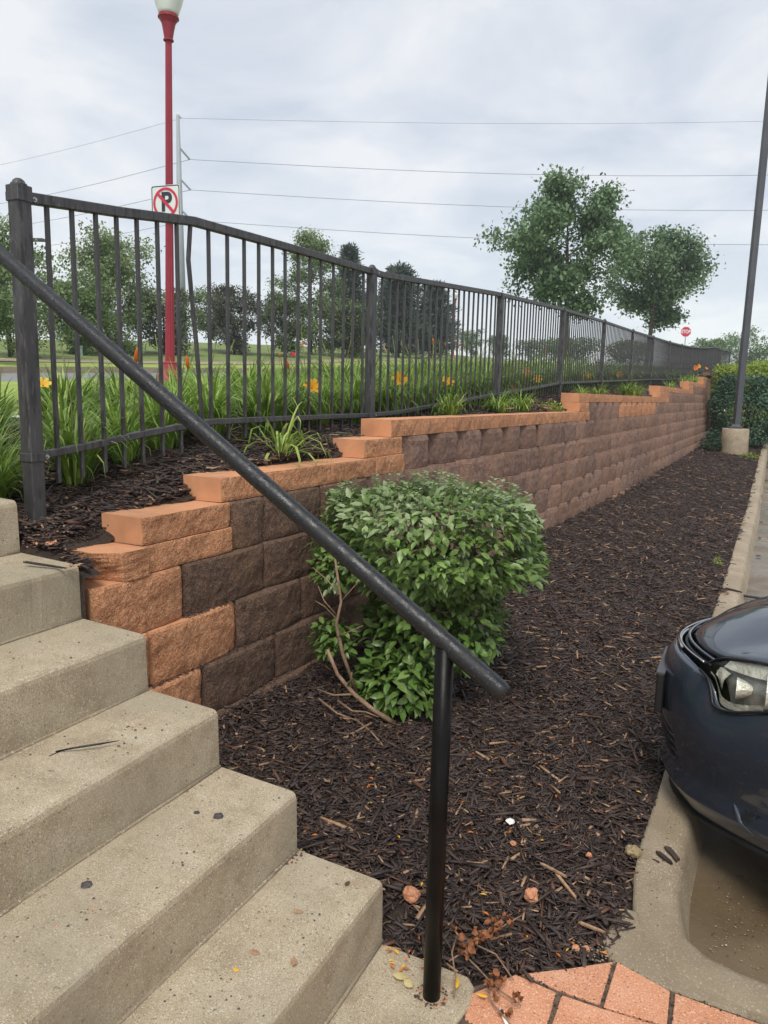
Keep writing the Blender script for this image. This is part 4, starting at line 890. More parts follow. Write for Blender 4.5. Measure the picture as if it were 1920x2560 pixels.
# ------------------------------------------------------------------ street lamps, poles, signs, wires
def red_lamp(x, y, z0, H, label, lean=(0,0)):
    t = thing('street_lamp', label, 'street lamp', (x, y, z0)); t.rotation_euler = (lean[0], lean[1], 0)
    b = MB(); b.lathe((0,0,0), [(.27,0),(.27,.03),(.22,.06),(.17,.14),(.12,.22),(.10,.30),(.105,.32),(.085,.34)], 8); obj('base', b.mesh('base', M['red']), t)
    n = 24; V = []; hs = [.33, 1.2, 2.6, H]
    rs = [.066, .059, .050, .042]
    b = MB()
    for h, r_ in zip(hs, rs):
        for j in range(n): a = 2*math.pi*j/n; q = r_*(1 if j % 2 else .86); V.append((q*math.cos(a), q*math.sin(a), h))
    b.add(V, [(i*n+j, i*n+(j+1) % n, (i+1)*n+(j+1) % n, (i+1)*n+j) for i in range(3) for j in range(n)]); obj('shaft', b.mesh('shaft', M['red']), t)
    obj('fitter', MB().lathe((0,0,H-.02), [(.05,0),(.068,.008),(.068,.022),(.054,.032),(.058,.05),(.070,.12),(.090,.215),(.118,.265),(.136,.278),(.136,.295),(.118,.305),(.116,.33),(.08,.33)], 24).mesh('fitter', M['red'], False), t)
    gl = []
    for i in range(15):
        f = i/14; gl.append((.122+.085*math.sin(min(1,f*1.25)*math.pi/2)-(.10*max(0,(f-.75)/.25)**1.6 if f > .75 else 0), f*.42))
    obj('globe', MB().lathe((0,0,H+.30), gl, 40).mesh('globe', M['globe'], True), t)
    obj('finial', MB().lathe((0,0,H+.72), [(.11,0),(.12,.03),(.07,.08),(.03,.12),(.01,.18)], 16).mesh('finial', M['red'], True), t); return t
LX, LY = -5.56, 6.57
rt_h = Vector((math.cos(yaw), math.sin(yaw), 0))
lean_vec = rt_h*.018
lamp = red_lamp(LX, LY, .60, 4.52-.02, 'red fluted lamp post with a frosted globe behind the first fence panel')
lamp.rotation_euler = (-lean_vec.y, lean_vec.x, 0)
red_lamp(-18.1, 49.9, 3.1, 4.0, 'distant thin red lamp post between the pines and the maples')
def text_mesh(s, size, ext, mat_, name, bold=0.0):
    cu = bpy.data.curves.new(name, 'FONT'); cu.body = s; cu.size = size; cu.extrude = ext; cu.align_x = 'CENTER'; cu.align_y = 'CENTER'; cu.offset = bold
    o = bpy.data.objects.new(name, cu); C.objects.link(o); dg = bpy.context.evaluated_depsgraph_get(); me = bpy.data.meshes.new_from_object(o.evaluated_get(dg)); bpy.data.objects.remove(o); me.materials.clear(); me.materials.append(mat_); return me
def rrect(w_, h, r_, n=5):
    P = []
    for cx_, cy_, a0 in ((w_/2-r_,h/2-r_,0),(-w_/2+r_,h/2-r_,90),(-w_/2+r_,-h/2+r_,180),(w_/2-r_,-h/2+r_,270)):
        for i in range(n+1): a = R(a0+90*i/n); P.append((cx_+r_*math.cos(a), cy_+r_*math.sin(a)))
    return P
def ring(P, Q_, z0, z1, mat_, name):
    n = len(P); V = [(x, y, z0) for x, y in P]+[(x, y, z0) for x, y in Q_]+[(x, y, z1) for x, y in P]+[(x, y, z1) for x, y in Q_]; F = []
    for i in range(n):
        j = (i+1) % n; F += [(2*n+i, 2*n+j, 3*n+j, 3*n+i), (i, j, 2*n+j, 2*n+i), (n+j, n+i, 3*n+i, 3*n+j)]
    b = MB(); b.add(V, F); return b.mesh(name, mat_)
# sign faces: local x right, y up, z towards the viewer
def sign_frame(pos, normal):
    n = Vector(normal).normalized(); xr = Vector((0,0,1)).cross(n).normalized(); u = n.cross(xr)
    return Matrix.Translation(pos) @ Matrix((xr, u, n)).transposed().to_4x4()
sp = Vector((LX, LY, 3.04))+rt_h*.045; tocam = Vector((CAM.x-sp.x, CAM.y-sp.y, 0)).normalized(); rr = Vector((0,0,1)).cross(tocam).normalized()
nrm_ = tocam*math.cos(R(35))-rr*math.sin(R(35))
ns = thing('no_parking_sign', 'square no parking sign with P mounted on the red lamp post', 'sign'); ns.matrix_world = sign_frame(sp+nrm_*.085, nrm_)
sz = .455
obj('panel', MB().prism(rrect(sz, sz, .03), -.003, 0).mesh('panel', M['signwhite']), ns)
obj('border', ring(rrect(sz-.014, sz-.014, .026), rrect(sz-.038, sz-.038, .018), 0, .002, M['signblack'], 'border'), ns)
co = lambda r_: [(r_*math.cos(2*math.pi*i/48), r_*math.sin(2*math.pi*i/48)) for i in range(48)]
obj('prohibition_ring', ring(co(.196), co(.163), .004, .006, M['signred'], 'prohibition_ring'), ns)
obj('slash', MB().bar((-.128,.128,.0055), (.128,-.128,.0055), .040, .002, upv=Vector((0,0,1))).mesh('slash', M['signred']), ns)
pl = obj('letter', text_mesh('P', .34, .001, M['signblack'], 'letter', .010), ns, loc=(.012,.0,.003))
obj('rivet', MB().tube([(0,.172,.001),(0,.172,.008)], .007, 8).mesh('rivet', M['bolt']), ns)
obj('bracket', MB().box((-.03,.0,-.02),(.05,.02,.035)).mesh('bracket', M['galv']), ns)
# stop sign
ss = thing('stop_sign', 'red octagonal STOP sign on a thin steel post beyond the fence', 'sign', (-3.29,59.5,float(T(-3.29,59.5))-.1))
obj('post', MB().box((0,0,1.5),(.06,.06,3.0)).mesh('post', M['galv']), ss)
sc_ = Vector((-3.29,59.5,float(T(-3.29,59.5))-.1)); tc2 = Vector((CAM.x+3.29, CAM.y-59.5, 0)).normalized()
fm = Matrix.Translation(-sc_) @ sign_frame(sc_+Vector((0,0,2.72))+tc2*.05, tc2+Vector((.18,0,0)))
oc = lambda r_: [(r_*math.cos(R(22.5+45*i)), r_*math.sin(R(22.5+45*i))) for i in range(8)]
for nm_, me in (('panel', MB().prism(oc(.40), -.004, 0).mesh('panel', M['signwhite'])), ('face', MB().prism(oc(.375), .002, .004).mesh('face', M['signred'])), ('lettering', text_mesh('STOP', .31, .001, M['signwhite'], 'lettering', .008))):
    o = obj(nm_, me, ss); o.matrix_local = fm @ Matrix.Translation((0,0,.006 if nm_ == 'lettering' else 0)) @ (Matrix.Diagonal((.88,1.15,1,1)) if nm_ == 'lettering' else Matrix())
# steel transmission pole with its insulator arms
up_ = thing('utility_pole', 'tall grey steel power pole beyond the lawn', 'utility pole', (-45.0,51.8,4.3))
obj('shaft', MB().tube([(0,0,-.3),(0,0,9.5),(0,0,19.6)], [.46,.30,.14], 16).mesh('shaft', M['galv'], True), up_)
obj('shaft_foot', MB().tube([(0,0,-.3),(0,0,.6)], .55, 16).mesh('shaft_foot', M['galv'], True), up_)
atts = [Vector((-44.75,51.95,23.65)), Vector((-44.25,52.35,20.35)), Vector((-44.15,52.25,17.80)), Vector((-44.05,52.2,15.25))]
for i, a in enumerate(atts):
    s0 = Vector((-45.0,51.8,a.z+(.25 if i == 0 else 1.0)))
    obj('insulator', MB().tube([s0-Vector((-45.0,51.8,4.3)), a-Vector((-45.0,51.8,4.3))], .05 if i == 0 else .085, 6).mesh('insulator', M['wire']), up_)
RW = [(.573,76.6,25.57),(.983,76.0,21.05),(1.263,75.6,17.96),(1.537,75.2,14.94)]; LW = [(-75.2,57.3,24.7),(-74.8,56.8,20.6),(-74.6,56.4,17.9),(-74.3,56.1,15.4)]
nm2 = ['top', 'second', 'third', 'lowest']
for i, a in enumerate(atts):
    for side, Wp in (('right', RW), ('left', LW)):
        e_ = Vector(Wp[i]); dv = e_-a; pts = []
        for k in range(13):
            f = k/12*1.3; p = a+dv*f; p.z -= (.5 if i == 0 else .8)*4*.25*math.sin(min(f,1.3)/1.3*math.pi)*(1 if side == 'right' else .5); pts.append(p)
        obj('power_line', MB().tube(pts, .014 if i == 0 else .021, 5, caps=False).mesh('power_line', M['wire'], True), label=f'{nm2[i]} power line running {side} from the steel pole', cat='power line', group='power lines in the sky')
# parking lot light pole on its round concrete base
lp = thing('light_pole', 'tall dark square light pole on a round concrete base in the mulch', 'light pole', (1.5,18.36,-.70))
obj('base', MB().lathe((0,0,0), [(.325,-.1),(.325,.0),(.31,.3),(.300,.605),(.285,.62)], 40).mesh('base', M['curb_concrete'], True), lp)
obj('base_plate', MB().box((0,0,.645),(.30,.30,.05)).box((0,0,.69),(.20,.20,.06),taper=.8).mesh('base_plate', M['darkpole']), lp)
pb = MB(); pb.box((0,0,5.2),(.135,.135,9.2)); po = obj('shaft', pb.mesh('shaft', M['darkpole']), lp); po.rotation_euler = (0,.006,.5); bevel(po, .01, 2)
obj('lamp_head', MB().box((.5,0,9.8),(.7,.35,.15)).mesh('lamp_head', M['darkpole']), lp)
l2 = thing('light_pole', 'dark lamp with a flat head showing right of the first fence post', 'light pole', (-17.55,13.85,1.35))
obj('base', MB().lathe((0,0,0), [(.2,-.1),(.2,.28),(.18,.30)], 20).mesh('base', M['curb_concrete'], True), l2)
obj('shaft', MB().box((0,0,1.8),(.09,.09,3.3)).mesh('shaft', M['darkpole']), l2)
obj('lamp_head', MB().box((.30,.14,3.38),(.55,.2,.07),rz=.45).mesh('lamp_head', M['darkpole']), l2)
ub = thing('utility_box', 'pale green utility pedestal standing on the mown lawn', 'utility box', (-19.0,17.0,float(T(-19,17))))
obj('body', MB().box((0,0,.14),(.15,.15,.30),taper=.92).mesh('body', M['utility_green']), ub); obj('lid', MB().box((0,0,.31),(.17,.17,.04)).mesh('lid', M['utility_green']), ub)
for (x, y, lb) in ((-17.1,27.2,'small red flag beside the sidewalk beyond the fence'),(-28.1,45.5,'red marker high on the mown slope')):
    t = thing('marker_flag', lb, 'flag', (x, y, float(T(x,y)))); obj('stem', MB().box((0,0,.15),(.02,.02,.35)).mesh('stem', M['galv']), t); obj('flag', MB().box((.08,0,.28),(.22,.02,.17)).mesh('flag', M['signred']), t)
# ------------------------------------------------------------------ the parked car (nose over the curb)
car = thing('parked_car', 'wet dark navy blue parked car with its nose over the curb', 'car', (1.65,1.33,-1.05))
def plan(v):
    v = abs(v)
    if v <= .74: return .967*v**1.84
    return float(np.interp(v, [.74,.78,.815,.845,.87,.885], [.556,.63,.72,.84,1.0,1.5]))
INS = [(.14,.09),(.165,.07),(.2,.045),(.25,.018),(.285,.050),(.36,.028),(.45,.006),(.55,0),(.62,.004),(.665,.014),(.69,.032),(.705,.055),(.755,.085),(.81,.13),(.86,.20)]
def ins(w_): return float(np.interp(w_, [p[0] for p in INS], [p[1] for p in INS]))
def lc(u, v, w_): return (u, -v, w_)          # car frame: u back from the nose, v to the car's left (towards the stairs), w up
def sp_(v, w_, ex=0): return lc(plan(v)+ins(w_)-ex, v, w_)
TOPB = [(0,.700),(.20,.700),(.283,.697),(.335,.684),(.368,.650),(.392,.617),(.45,.625),(.545,.685),(.66,.748),(.74,.785),(.80,.80),(.885,.83)]
BOTB = [(0,.150),(.3,.165),(.55,.225),(.75,.245),(.885,.25)]
vsx = list(np.concatenate([np.arange(0,.26,.04), np.arange(.27,.46,.016), np.arange(.48,.74,.04), [.74,.78,.815,.845]]))
ts = [0,.03,.07,.12,.18,.26,.36,.5,.64,.76,.86,.93,.975,1]
V = []; F = []
cols = [-v for v in reversed(vsx[1:])]+vsx
for v in cols:
    a = abs(v); b0 = np.interp(a, *zip(*BOTB)); b1 = np.interp(a, *zip(*TOPB))
    for k, t in enumerate(ts):
        w_ = b0+(b1-b0)*t; wi = w_-(b0-.15)*(1-t)
        i_ = ins(wi) if t < .8 else (ins(min(wi,.66))+(t-.8)/.2*.035 if a > .29 else ins(wi))
        V.append(lc(plan(v)+i_+.03*max(0,(a-.6)/.3)*0, v, w_))
m_ = len(ts)
F = [(i*m_+j, i*m_+j+1, (i+1)*m_+j+1, (i+1)*m_+j) for i in range(len(cols)-1) for j in range(m_-1)]
F = [tuple(reversed(f)) for f in F]
b = MB(); b.add(V, F)
o = obj('bumper', b.mesh('bumper', M['carpaint'], True), car); md = o.modifiers.new('s', 'SOLIDIFY'); md.thickness = .006; md.offset = -1 if False else 1
# dark inner backing so nothing shows through the gaps
b = MB(); V = []
for v in cols:
    for w_ in (.13, .72): V.append(lc(plan(v)+.14+(.05 if w_ > .5 else 0), v*.97, w_))
b.add(V, [(2*i, 2*i+1, 2*i+3, 2*i+2) for i in range(len(cols)-1)]); obj('inner_panel', b.mesh('inner_panel', M['carblack']), car)
obj('undertray', MB().add([lc(.10,0,.15), lc(.45,.6,.20), lc(4.2,.75,.2), lc(4.2,-.75,.2), lc(.45,-.6,.20)], [(0,1,2,3,4)]).mesh('undertray', M['carblack']), car)
# hood
EU = [(0,.098),(.1,.112),(.2,.146),(.29,.198),(.36,.25),(.42,.316),(.48,.39),(.56,.50),(.67,.66),(.76,.80)]; EW = [(0,.742),(.1,.744),(.2,.748),(.29,.757),(.36,.783),(.42,.803),(.48,.818),(.56,.842),(.67,.862),(.76,.868)]
Hf = lambda u: .742+.24*(1-math.exp(-(u-.09)/.28))
hv = list(np.linspace(-.76,.76,41)); rs_ = [0,.004,.012,.03,.06,.1,.16,.24,.34,.46,.6,.75,.9,1]
V = []; F = []
for v in hv:
    a = abs(v); eu = np.interp(a, *zip(*EU)); ew = np.interp(a, *zip(*EW))
    for k, r_ in enumerate(rs_):
        u = eu+(1.36-eu)*r_; w_ = ew+(Hf(u)-Hf(eu))*1.0-(.012 if k == 0 else (.004 if k == 1 else 0))
        w_ += .010*math.exp(-((a-.50-.1*r_)/.035)**2)*min(1, r_*6)
        V.append(lc(u, v, w_))
m_ = len(rs_); F = [(i*m_+j, i*m_+j+1, (i+1)*m_+j+1, (i+1)*m_+j) for i in range(len(hv)-1) for j in range(m_-1)]
b = MB(); b.add(V, [tuple(reversed(f)) for f in F]); o = obj('hood', b.mesh('hood', M['carhood'], True), car); md = o.modifiers.new('s', 'SOLIDIFY'); md.thickness = .012; md.offset = -1
# upper grille slot with its two bars
gv = list(np.linspace(-.29,.29,25))
b = MB(); V = [lc(plan(v)+.105, v, w_) for v in gv for w_ in (.66,.735)]; b.add(V, [(2*i, 2*i+1, 2*i+3, 2*i+2) for i in range(24)]); obj('grille', b.mesh('grille', M['carblack']), car)
for w_, e_, mt, th in ((.722,.012,'chrome',.007),(.712,-.012,'carblack',.010),(.735,-.02,'carpaint',.009)):
    obj('grille_bar', MB().tube([lc(plan(v)+.062-e_, v, w_+.01*abs(v)) for v in gv], th*.6, 6).mesh('grille_bar', M[mt], True), car)
obj('nose_trim', MB().tube([lc(plan(v)+.050, v, .712) for v in np.linspace(-.12,.12,12)], .011, 8).mesh('nose_trim', M['chrome'], True), car)
# headlights
HB = [(.283,.700),(.335,.690),(.372,.652),(.395,.622),(.45,.630),(.545,.690),(.66,.752),(.77,.80)]; HT = [(.290,.712),(.316,.750),(.36,.772),(.42,.793),(.48,.808),(.56,.832),(.67,.852),(.775,.83)]
def smooth_c(P, k=6):
    out_ = []
    for i in range(len(P)-1):
        p0, p1, p2, p3 = P[max(i-1,0)], P[i], P[i+1], P[min(i+2,len(P)-1)]
        for j in range(k):
            t = j/k; out_.append(tuple(.5*((2*p1[d])+(p2[d]-p0[d])*t+(2*p0[d]-5*p1[d]+4*p2[d]-p3[d])*t*t+(-p0[d]+3*p1[d]-3*p2[d]+p3[d])*t**3) for d in (0,1)))
    return out_+[P[-1]]
HB = smooth_c(HB); HT = smooth_c(HT); NC = len(HB)-1
def hl(sgn):
    def surf(dep_, a0=0, a1=1, b0=0, b1=1, nu=26, nv=9):
        V = []
        for i in range(nu+1):
            t = (a0+(a1-a0)*i/nu)*NC
            k = np.arange(NC+1); bv, bw = np.interp(t, k, [p[0] for p in HB]), np.interp(t, k, [p[1] for p in HB]); tv, tw = np.interp(t, k, [p[0] for p in HT]), np.interp(t, k, [p[1] for p in HT])
            for j in range(nv+1):
                f = b0+(b1-b0)*j/nv; v = bv+(tv-bv)*f; w_ = bw+(tw-bw)*f; bulge = .012*math.sin(math.pi*min(1,max(0,f)))*math.sin(math.pi*min(1,max(0,t/NC)))
                V.append(lc(plan(v)+np.interp(w_, [.62,.70,.755,.81,.86], [.018,.040,.082,.125,.19])-bulge+dep_, sgn*v, w_))
        m = nv+1; F = [(i*m+j, i*m+j+1, (i+1)*m+j+1, (i+1)*m+j) for i in range(nu) for j in range(nv)]
        return V, F
    b = MB(); b.add(*surf(.004)); L = obj('headlight', b.mesh('headlight', M['lens'], True), car)
    b = MB(); b.add(*surf(.055)); obj('housing', b.mesh('housing', M['lamp_dark'], True), L)
    b = MB(); b.add(*surf(.022, .08, .95, .02, .16)); b.add(*surf(.020, .20, .99, .72, .97)); b.add(*surf(.030, .12, .30, .15, .62)); obj('reflector', b.mesh('reflector', M['lamp_inner'], True), L)
    V, F = surf(0, 0, 1, 0, 1, 26, 1); lo = [Vector(V[2*i])+Vector((.0,0,-.004)) for i in range(27)]; hi = [Vector(V[2*i+1])+Vector((0,0,.003)) for i in range(27)]
    obj('seal', MB().tube(lo, .005, 6).tube(hi, .004, 6).mesh('seal', M['carblack'], True), L)
    c = Vector(lc(plan(.50)+.10, sgn*.50, .735)); obj('lamp_bowl', MB().tube([c+Vector((.03,0,0)), c, c+Vector((-.035,0,0))], [.02,.045,.06], 20, caps=False).mesh('lamp_bowl', M['lamp_inner'], True), L)
    c = Vector(lc(plan(.43)+.075, sgn*.425, .70)); obj('lamp_bowl', MB().tube([c+Vector((.03,0,0)), c, c+Vector((-.025,0,0))], [.012,.028,.036], 16, caps=False).mesh('lamp_bowl', M['lamp_inner'], True), L)
hl(1); hl(-1)
# lower intake and fog recesses as dark patches painting in their shade; plate
def bump_u(v, w_):
    a = abs(v); b0 = float(np.interp(a, *zip(*BOTB))); b1 = float(np.interp(a, *zip(*TOPB))); t = (w_-b0)/(b1-b0)
    return plan(v)+ins(w_-(b0-.15)*(1-t))
def patch(name, poly, ex, mat_, par=car, sgn=1):
    c = (sum(p[0] for p in poly)/len(poly), sum(p[1] for p in poly)/len(poly)); P = []
    n = len(poly); V = []; F = []; rings = 5
    for r_ in range(rings+1):
        for p in poly: q = (c[0]+(p[0]-c[0])*r_/rings, c[1]+(p[1]-c[1])*r_/rings); V.append(lc(bump_u(q[0], q[1])-ex, sgn*q[0], q[1]))
    F = [(r_*n+i, r_*n+(i+1) % n, (r_+1)*n+(i+1) % n, (r_+1)*n+i) for r_ in range(rings) for i in range(n)]
    b = MB(); b.add(V, F); return obj(name, b.mesh(name, mat_, True), par)
def dens(poly, k=4): return [(poly[i][0]+(poly[(i+1) % len(poly)][0]-poly[i][0])*j/k, poly[i][1]+(poly[(i+1) % len(poly)][1]-poly[i][1])*j/k) for i in range(len(poly)) for j in range(k)]
for sgn in (1, -1):
    patch('fog_recess_shade', dens([(.395,.452),(.45,.455),(.505,.43),(.540,.385),(.548,.335),(.528,.292),(.47,.322),(.44,.352)]), .0065, M['carblack'], car, sgn)  # black patch laid on the bumper, its colour standing for a recess's shade
    obj('fog_trim', MB().tube([lc(bump_u(v_, w_)-.004, sgn*v_, w_) for v_, w_ in ((.445,.350),(.468,.333),(.492,.315),(.516,.296),(.538,.278),(.546,.272))], [.002,.006,.009,.0095,.007,.003], 8).mesh('fog_trim', M['carpaint'], True), car)
patch('intake_shade', dens([(-.2,.30),(0,.29),(.2,.30),(.225,.36),(.21,.43),(0,.44),(-.21,.43),(-.225,.36)]), .004, M['carblack'])  # no real opening: black colour on the surface stands for its shade
for q in range(4): obj('intake_slat', MB().tube([lc(bump_u(v, .32+.03*q)-.012, v, .32+.03*q) for v in np.linspace(-.21,.21,15)], .004, 5).mesh('intake_slat', M['carblack'], True), car)
pk = MB(); pk.box((.004,0,.535),(.028,.32,.15)); pb_ = obj('plate_bracket', pk.mesh('plate_bracket', M['carblack']), car); bevel(pb_, .006, 2)
obj('plate_lip', MB().box((.004,0,.613),(.030,.322,.007)).mesh('plate_lip', M['darkpole']), car)
# splitter edge along the bottom
obj('lower_lip', MB().tube([lc(plan(v)+.062, v, float(np.interp(abs(v), *zip(*BOTB)))+.004) for v in np.linspace(-.74,.74,41)], .010, 6).mesh('lower_lip', M['carblack'], True), car)
# sides, cabin, wheels
def side(sgn):
    us = list(np.linspace(.84,4.35,60)); V = []; rows_ = 7
    for u in us:
        bt = .22
        for cu in (.94, 3.55):
            if abs(u-cu) < .37: bt = max(bt, .31+math.sqrt(max(0,.37**2-(u-cu)**2)))
        tp = np.interp(u, [.84,1.36,3.6,4.35], [.86,.90,.96,.93]); hw = np.interp(u, [.84,1.2,3.8,4.35], [.845,.875,.875,.80])
        for j in range(rows_):
            t = j/(rows_-1); w_ = bt+(tp-bt)*t; V.append(lc(u, sgn*(hw-.05*max(0,t-.8)*5*.8-.03*(1-t)), w_))
    F = [(i*rows_+j, i*rows_+j+1, (i+1)*rows_+j+1, (i+1)*rows_+j) for i in range(len(us)-1) for j in range(rows_-1)]
    b = MB(); b.add(V, F); obj('side_panel', b.mesh('side_panel', M['carpaint'], True), car)
    for cu in (.94, 3.55):
        c = Vector(lc(cu, sgn*.76, .315)); w1 = Vector((0,.10,0))
        wh = obj('wheel', MB().tube([c-w1, c-w1*.8, c+w1*.8, c+w1], [.29,.315,.315,.29], 32).mesh('wheel', M['tyre'], True), car)
        rm = MB().tube([c-w1*1.04, c+w1*1.04], .21, 24); obj('rim', rm.mesh('rim', M['galv']), wh)
for sgn in (1, -1): side(sgn)
st = [(1.30,.955,.72),(1.75,1.22,.62),(2.15,1.40,.56),(2.8,1.43,.56),(3.3,1.36,.56),(3.85,1.10,.62),(4.10,1.0,.70)]
V = []; 
for u, wz, hw in st: V += [lc(u,.80,.90), lc(u,hw+.02,(wz+.9)/2+.03 if wz > 1 else .93), lc(u,hw,wz-.02), lc(u,0,wz), lc(u,-hw,wz-.02), lc(u,-hw-.02,(wz+.9)/2+.03 if wz > 1 else .93), lc(u,-.80,.90)]
b = MB(); b.add(V, [(i*7+j, i*7+j+1, (i+1)*7+j+1, (i+1)*7+j) for i in range(6) for j in range(6)]); b.m = [1 if (i in (0,1,4,5) or j in (0,1,4,5)) else 0 for i in range(6) for j in range(6)]
obj('cabin', b.mesh('cabin', [M['carpaint'], M['glassdark']], True), car)
for sg in (1, -1):
    P_ = [lc(.70,sg*.76,.875), lc(1.36,sg*.80,.90), lc(1.36,sg*.70,.90), lc(.70,sg*.70,.865)]; obj('fender_top', MB().add(P_, [(0,1,2,3) if sg > 0 else (3,2,1,0)]).mesh('fender_top', M['carpaint']), car)
b = MB(); V = [lc(4.05,v,.95) for v in (-.8,.8)]+[lc(4.45,v,.95) for v in (-.7,.7)]+[lc(4.5,v,.5) for v in (-.75,.75)]+[lc(4.35,v,.22) for v in (-.78,.78)]; b.add(V, [(0,1,3,2),(2,3,5,4),(4,5,7,6)]); obj('rear_panel', b.mesh('rear_panel', M['carpaint']), car)
# ------------------------------------------------------------------ small things lying about
def lump(name, label, cat, x, y, z, r, mat_, seed, sq=.8, group=None):
    bm = bmesh.new(); bmesh.ops.create_icosphere(bm, subdivisions=3, radius=r)
    for v in bm.verts:
        q = v.co.normalized(); k = 1+.35*noise.noise(q*1.6+Vector((seed,0,0)))+.14*noise.noise(q*5+Vector((0,seed,0)))+.06*noise.noise(q*14); v.co = q*r*k; v.co.z *= sq
    me = bpy.data.meshes.new(name); bm.to_mesh(me); bm.free(); me.materials.append(mat_); return obj(name, me, loc=(x,y,z), rot=(0,0,seed), label=label, cat=cat, group=group)
zm = lambda x, y: float(zmul(x, y))
lump('stone', 'orange stone chunk in the mulch directly behind the handrail post foot', 'stone', 1.118, .150, zm(1.118,.15)+.028, .024, M['orange_stone'], 1.2)
lump('stone', 'orange broken stone lying in the open mulch right of the handrail post', 'stone', 1.42, .335, zm(1.42,.335)+.026, .021, M['orange_stone'], 2.7, .95)
lump('stone', 'tan crumbly stone at the mulch edge by the car', 'stone', 1.65, .745, zm(1.65,.745)+.026, .024, M['tan_stone'], 3.9)
lump('stone', 'orange pebble lying in the wet corner of the parking surface', 'stone', 1.935, .50, -1.040, .011, M['orange_stone'], 5.1)
for k,(x,y,lb) in enumerate(((1.60,.235,'small orange brick crumb where mulch, curb and pavers meet'),(1.575,.215,'second orange brick crumb left of the curb corner'),(1.30,.55,'pinkish stone chip in the middle of the mulch'),(1.53,.62,'tiny pink pebble near the mulch edge'))):
    lump('stone', lb, 'stone', x, y, zm(x,y)+.014, .0095, M['orange_stone'], 6.3+k)
lump('paper_scrap', 'crumpled white paper scrap on the dark mulch', 'litter', 1.262, .64, zm(1.262,.64)+.022, .014, M['white'], 8.4, .5)
obj('cigarette_butt', MB().tube([(1.455,-.075,-.908),(1.49,-.118,-.908)], .0042, 10).mesh('cigarette_butt', M['white'], True), label='white cigarette butt lying on the left paver', cat='litter')
def flake(name, label, cat, x, y, z, L, W_, a, mat_, tilt=.15, h=.004):
    b = MB(); V = []
    for i in range(5):
        t = i/4-.5; ww = W_*.5*(1-abs(2*t)**2.2)+.0006
        V += [(t*L, ww, h+.3*h*math.sin(i*2)), (t*L, -ww, h*1.2), (t*L, 0, h+W_*.22)]
    for i in range(4):
        o_ = 3*i; b.f += [(o_, o_+3, o_+5, o_+2), (o_+2, o_+5, o_+4, o_+1)]
    b.v = V; b.m = [0]*len(b.f); return obj(name, b.mesh(name, mat_, True), loc=(x,y,z), rot=(tilt, tilt*.5, a), label=label, cat=cat)
def slab_chip(name, label, cat, x, y, z, L, W_, a, mat_, T_=.006, tilt=.1):
    b = MB(); q = random.Random(x*71+y*13); u = lambda: q.uniform(.75, 1.2)
    for k, (s_, o_, zz) in enumerate(((1,0,0),(.72,.25,T_*.6),(.55,-.3,T_*.5))):
        l, w_ = L*s_, W_*s_*.8; b.prism([(x_*u()+L*.06*k, y_*u()+W_*o_) for x_, y_ in ((-l/2,-w_*.12),(-l*.47,-w_*.38),(-l*.2,-w_*.46),(l*.2,-w_*.40),(l*.46,-w_*.34),(l*.40,-w_*.1),(l/2,w_*.05),(l*.36,w_*.34),(0,w_*.44),(-l*.4,w_*.36))], zz, zz+T_*.7); return obj(name, b.mesh(name, mat_), loc=(x,y,z), rot=(tilt*.3,tilt,a), label=label, cat=cat)
slab_chip('bark_chip', 'big split dark bark chip lying on the curb by the car', 'bark chip', 1.765,.80,-.915,.075,.028,-.9,M['chip_brown'],.012)
slab_chip('bark_chip', 'second dark bark chip pressed against the big one on the curb', 'bark chip', 1.742,.765,-.915,.065,.022,-.6,M['chip_dark'],.012)
slab_chip('wood_chip', 'long pale wood splinter in the mulch right of the post', 'wood chip', 1.50,.43,zm(1.5,.43)+.02,.115,.012,-.75,M['chip_light'],.008)
slab_chip('wood_chip', 'pale wood splinter crossing the long one', 'wood chip', 1.455,.47,zm(1.455,.47)+.02,.09,.011,-.2,M['chip_light'],.008)
slab_chip('wood_chip', 'yellowish split wood piece near the curb corner', 'wood chip', 1.60,.325,zm(1.6,.325)+.016,.085,.013,.05,M['chip_light'],.008)
slab_chip('wood_chip', 'reddish wood chip in the mulch left of the post', 'wood chip', .93,.62,zm(.93,.62)+.02,.07,.018,-.5,M['chip_red'],.008)
slab_chip('wood_chip', 'rough brown wood chunk halfway between post and car', 'wood chip', 1.13,1.0,zm(1.13,1.0)+.02,.075,.022,-.9,M['chip_red'],.012)
slab_chip('bark_chip', 'long dark bark strip across the fourth step from the landing', 'bark chip', -.05,-.09,.010,.14,.016,.35,M['chip_dark'],.007)
slab_chip('bark_chip', 'thick dark bark log chip below the cap beside the fence post', 'bark chip', -.30,.30,float(T(-.3,.3))+.012,.085,.02,-.55,M['chip_dark'],.015)
tw = MB().tube([(.36,-.41,-.361),(.40,-.385,-.352),(.44,-.345,-.350),(.465,-.30,-.354)], [.002,.003,.0028,.001], 6).tube([(.37,-.40,-.360),(.365,-.435,-.361)], .0014, 5); obj('twig', tw.mesh('twig', M['rail'], True), label='curved black twig on the upper step tread', cat='twig')
for x,y,i,r_,lb in ((.712,-.205,2,.013,'black pebble near the right end of the third tread'),(.652,-.22,2,.008,'small black pebble left of the larger one on the third tread'),(.63,-.565,2,.014,'dark flat pebble in the middle of the third tread')):
    lump('pebble', lb, 'pebble', x, y, -RI*i-.184*0+.004-(.0 if False else 0)+{2:-.184}.get(i,0)+.002, r_, M['speck_dark'], x*9, .35)
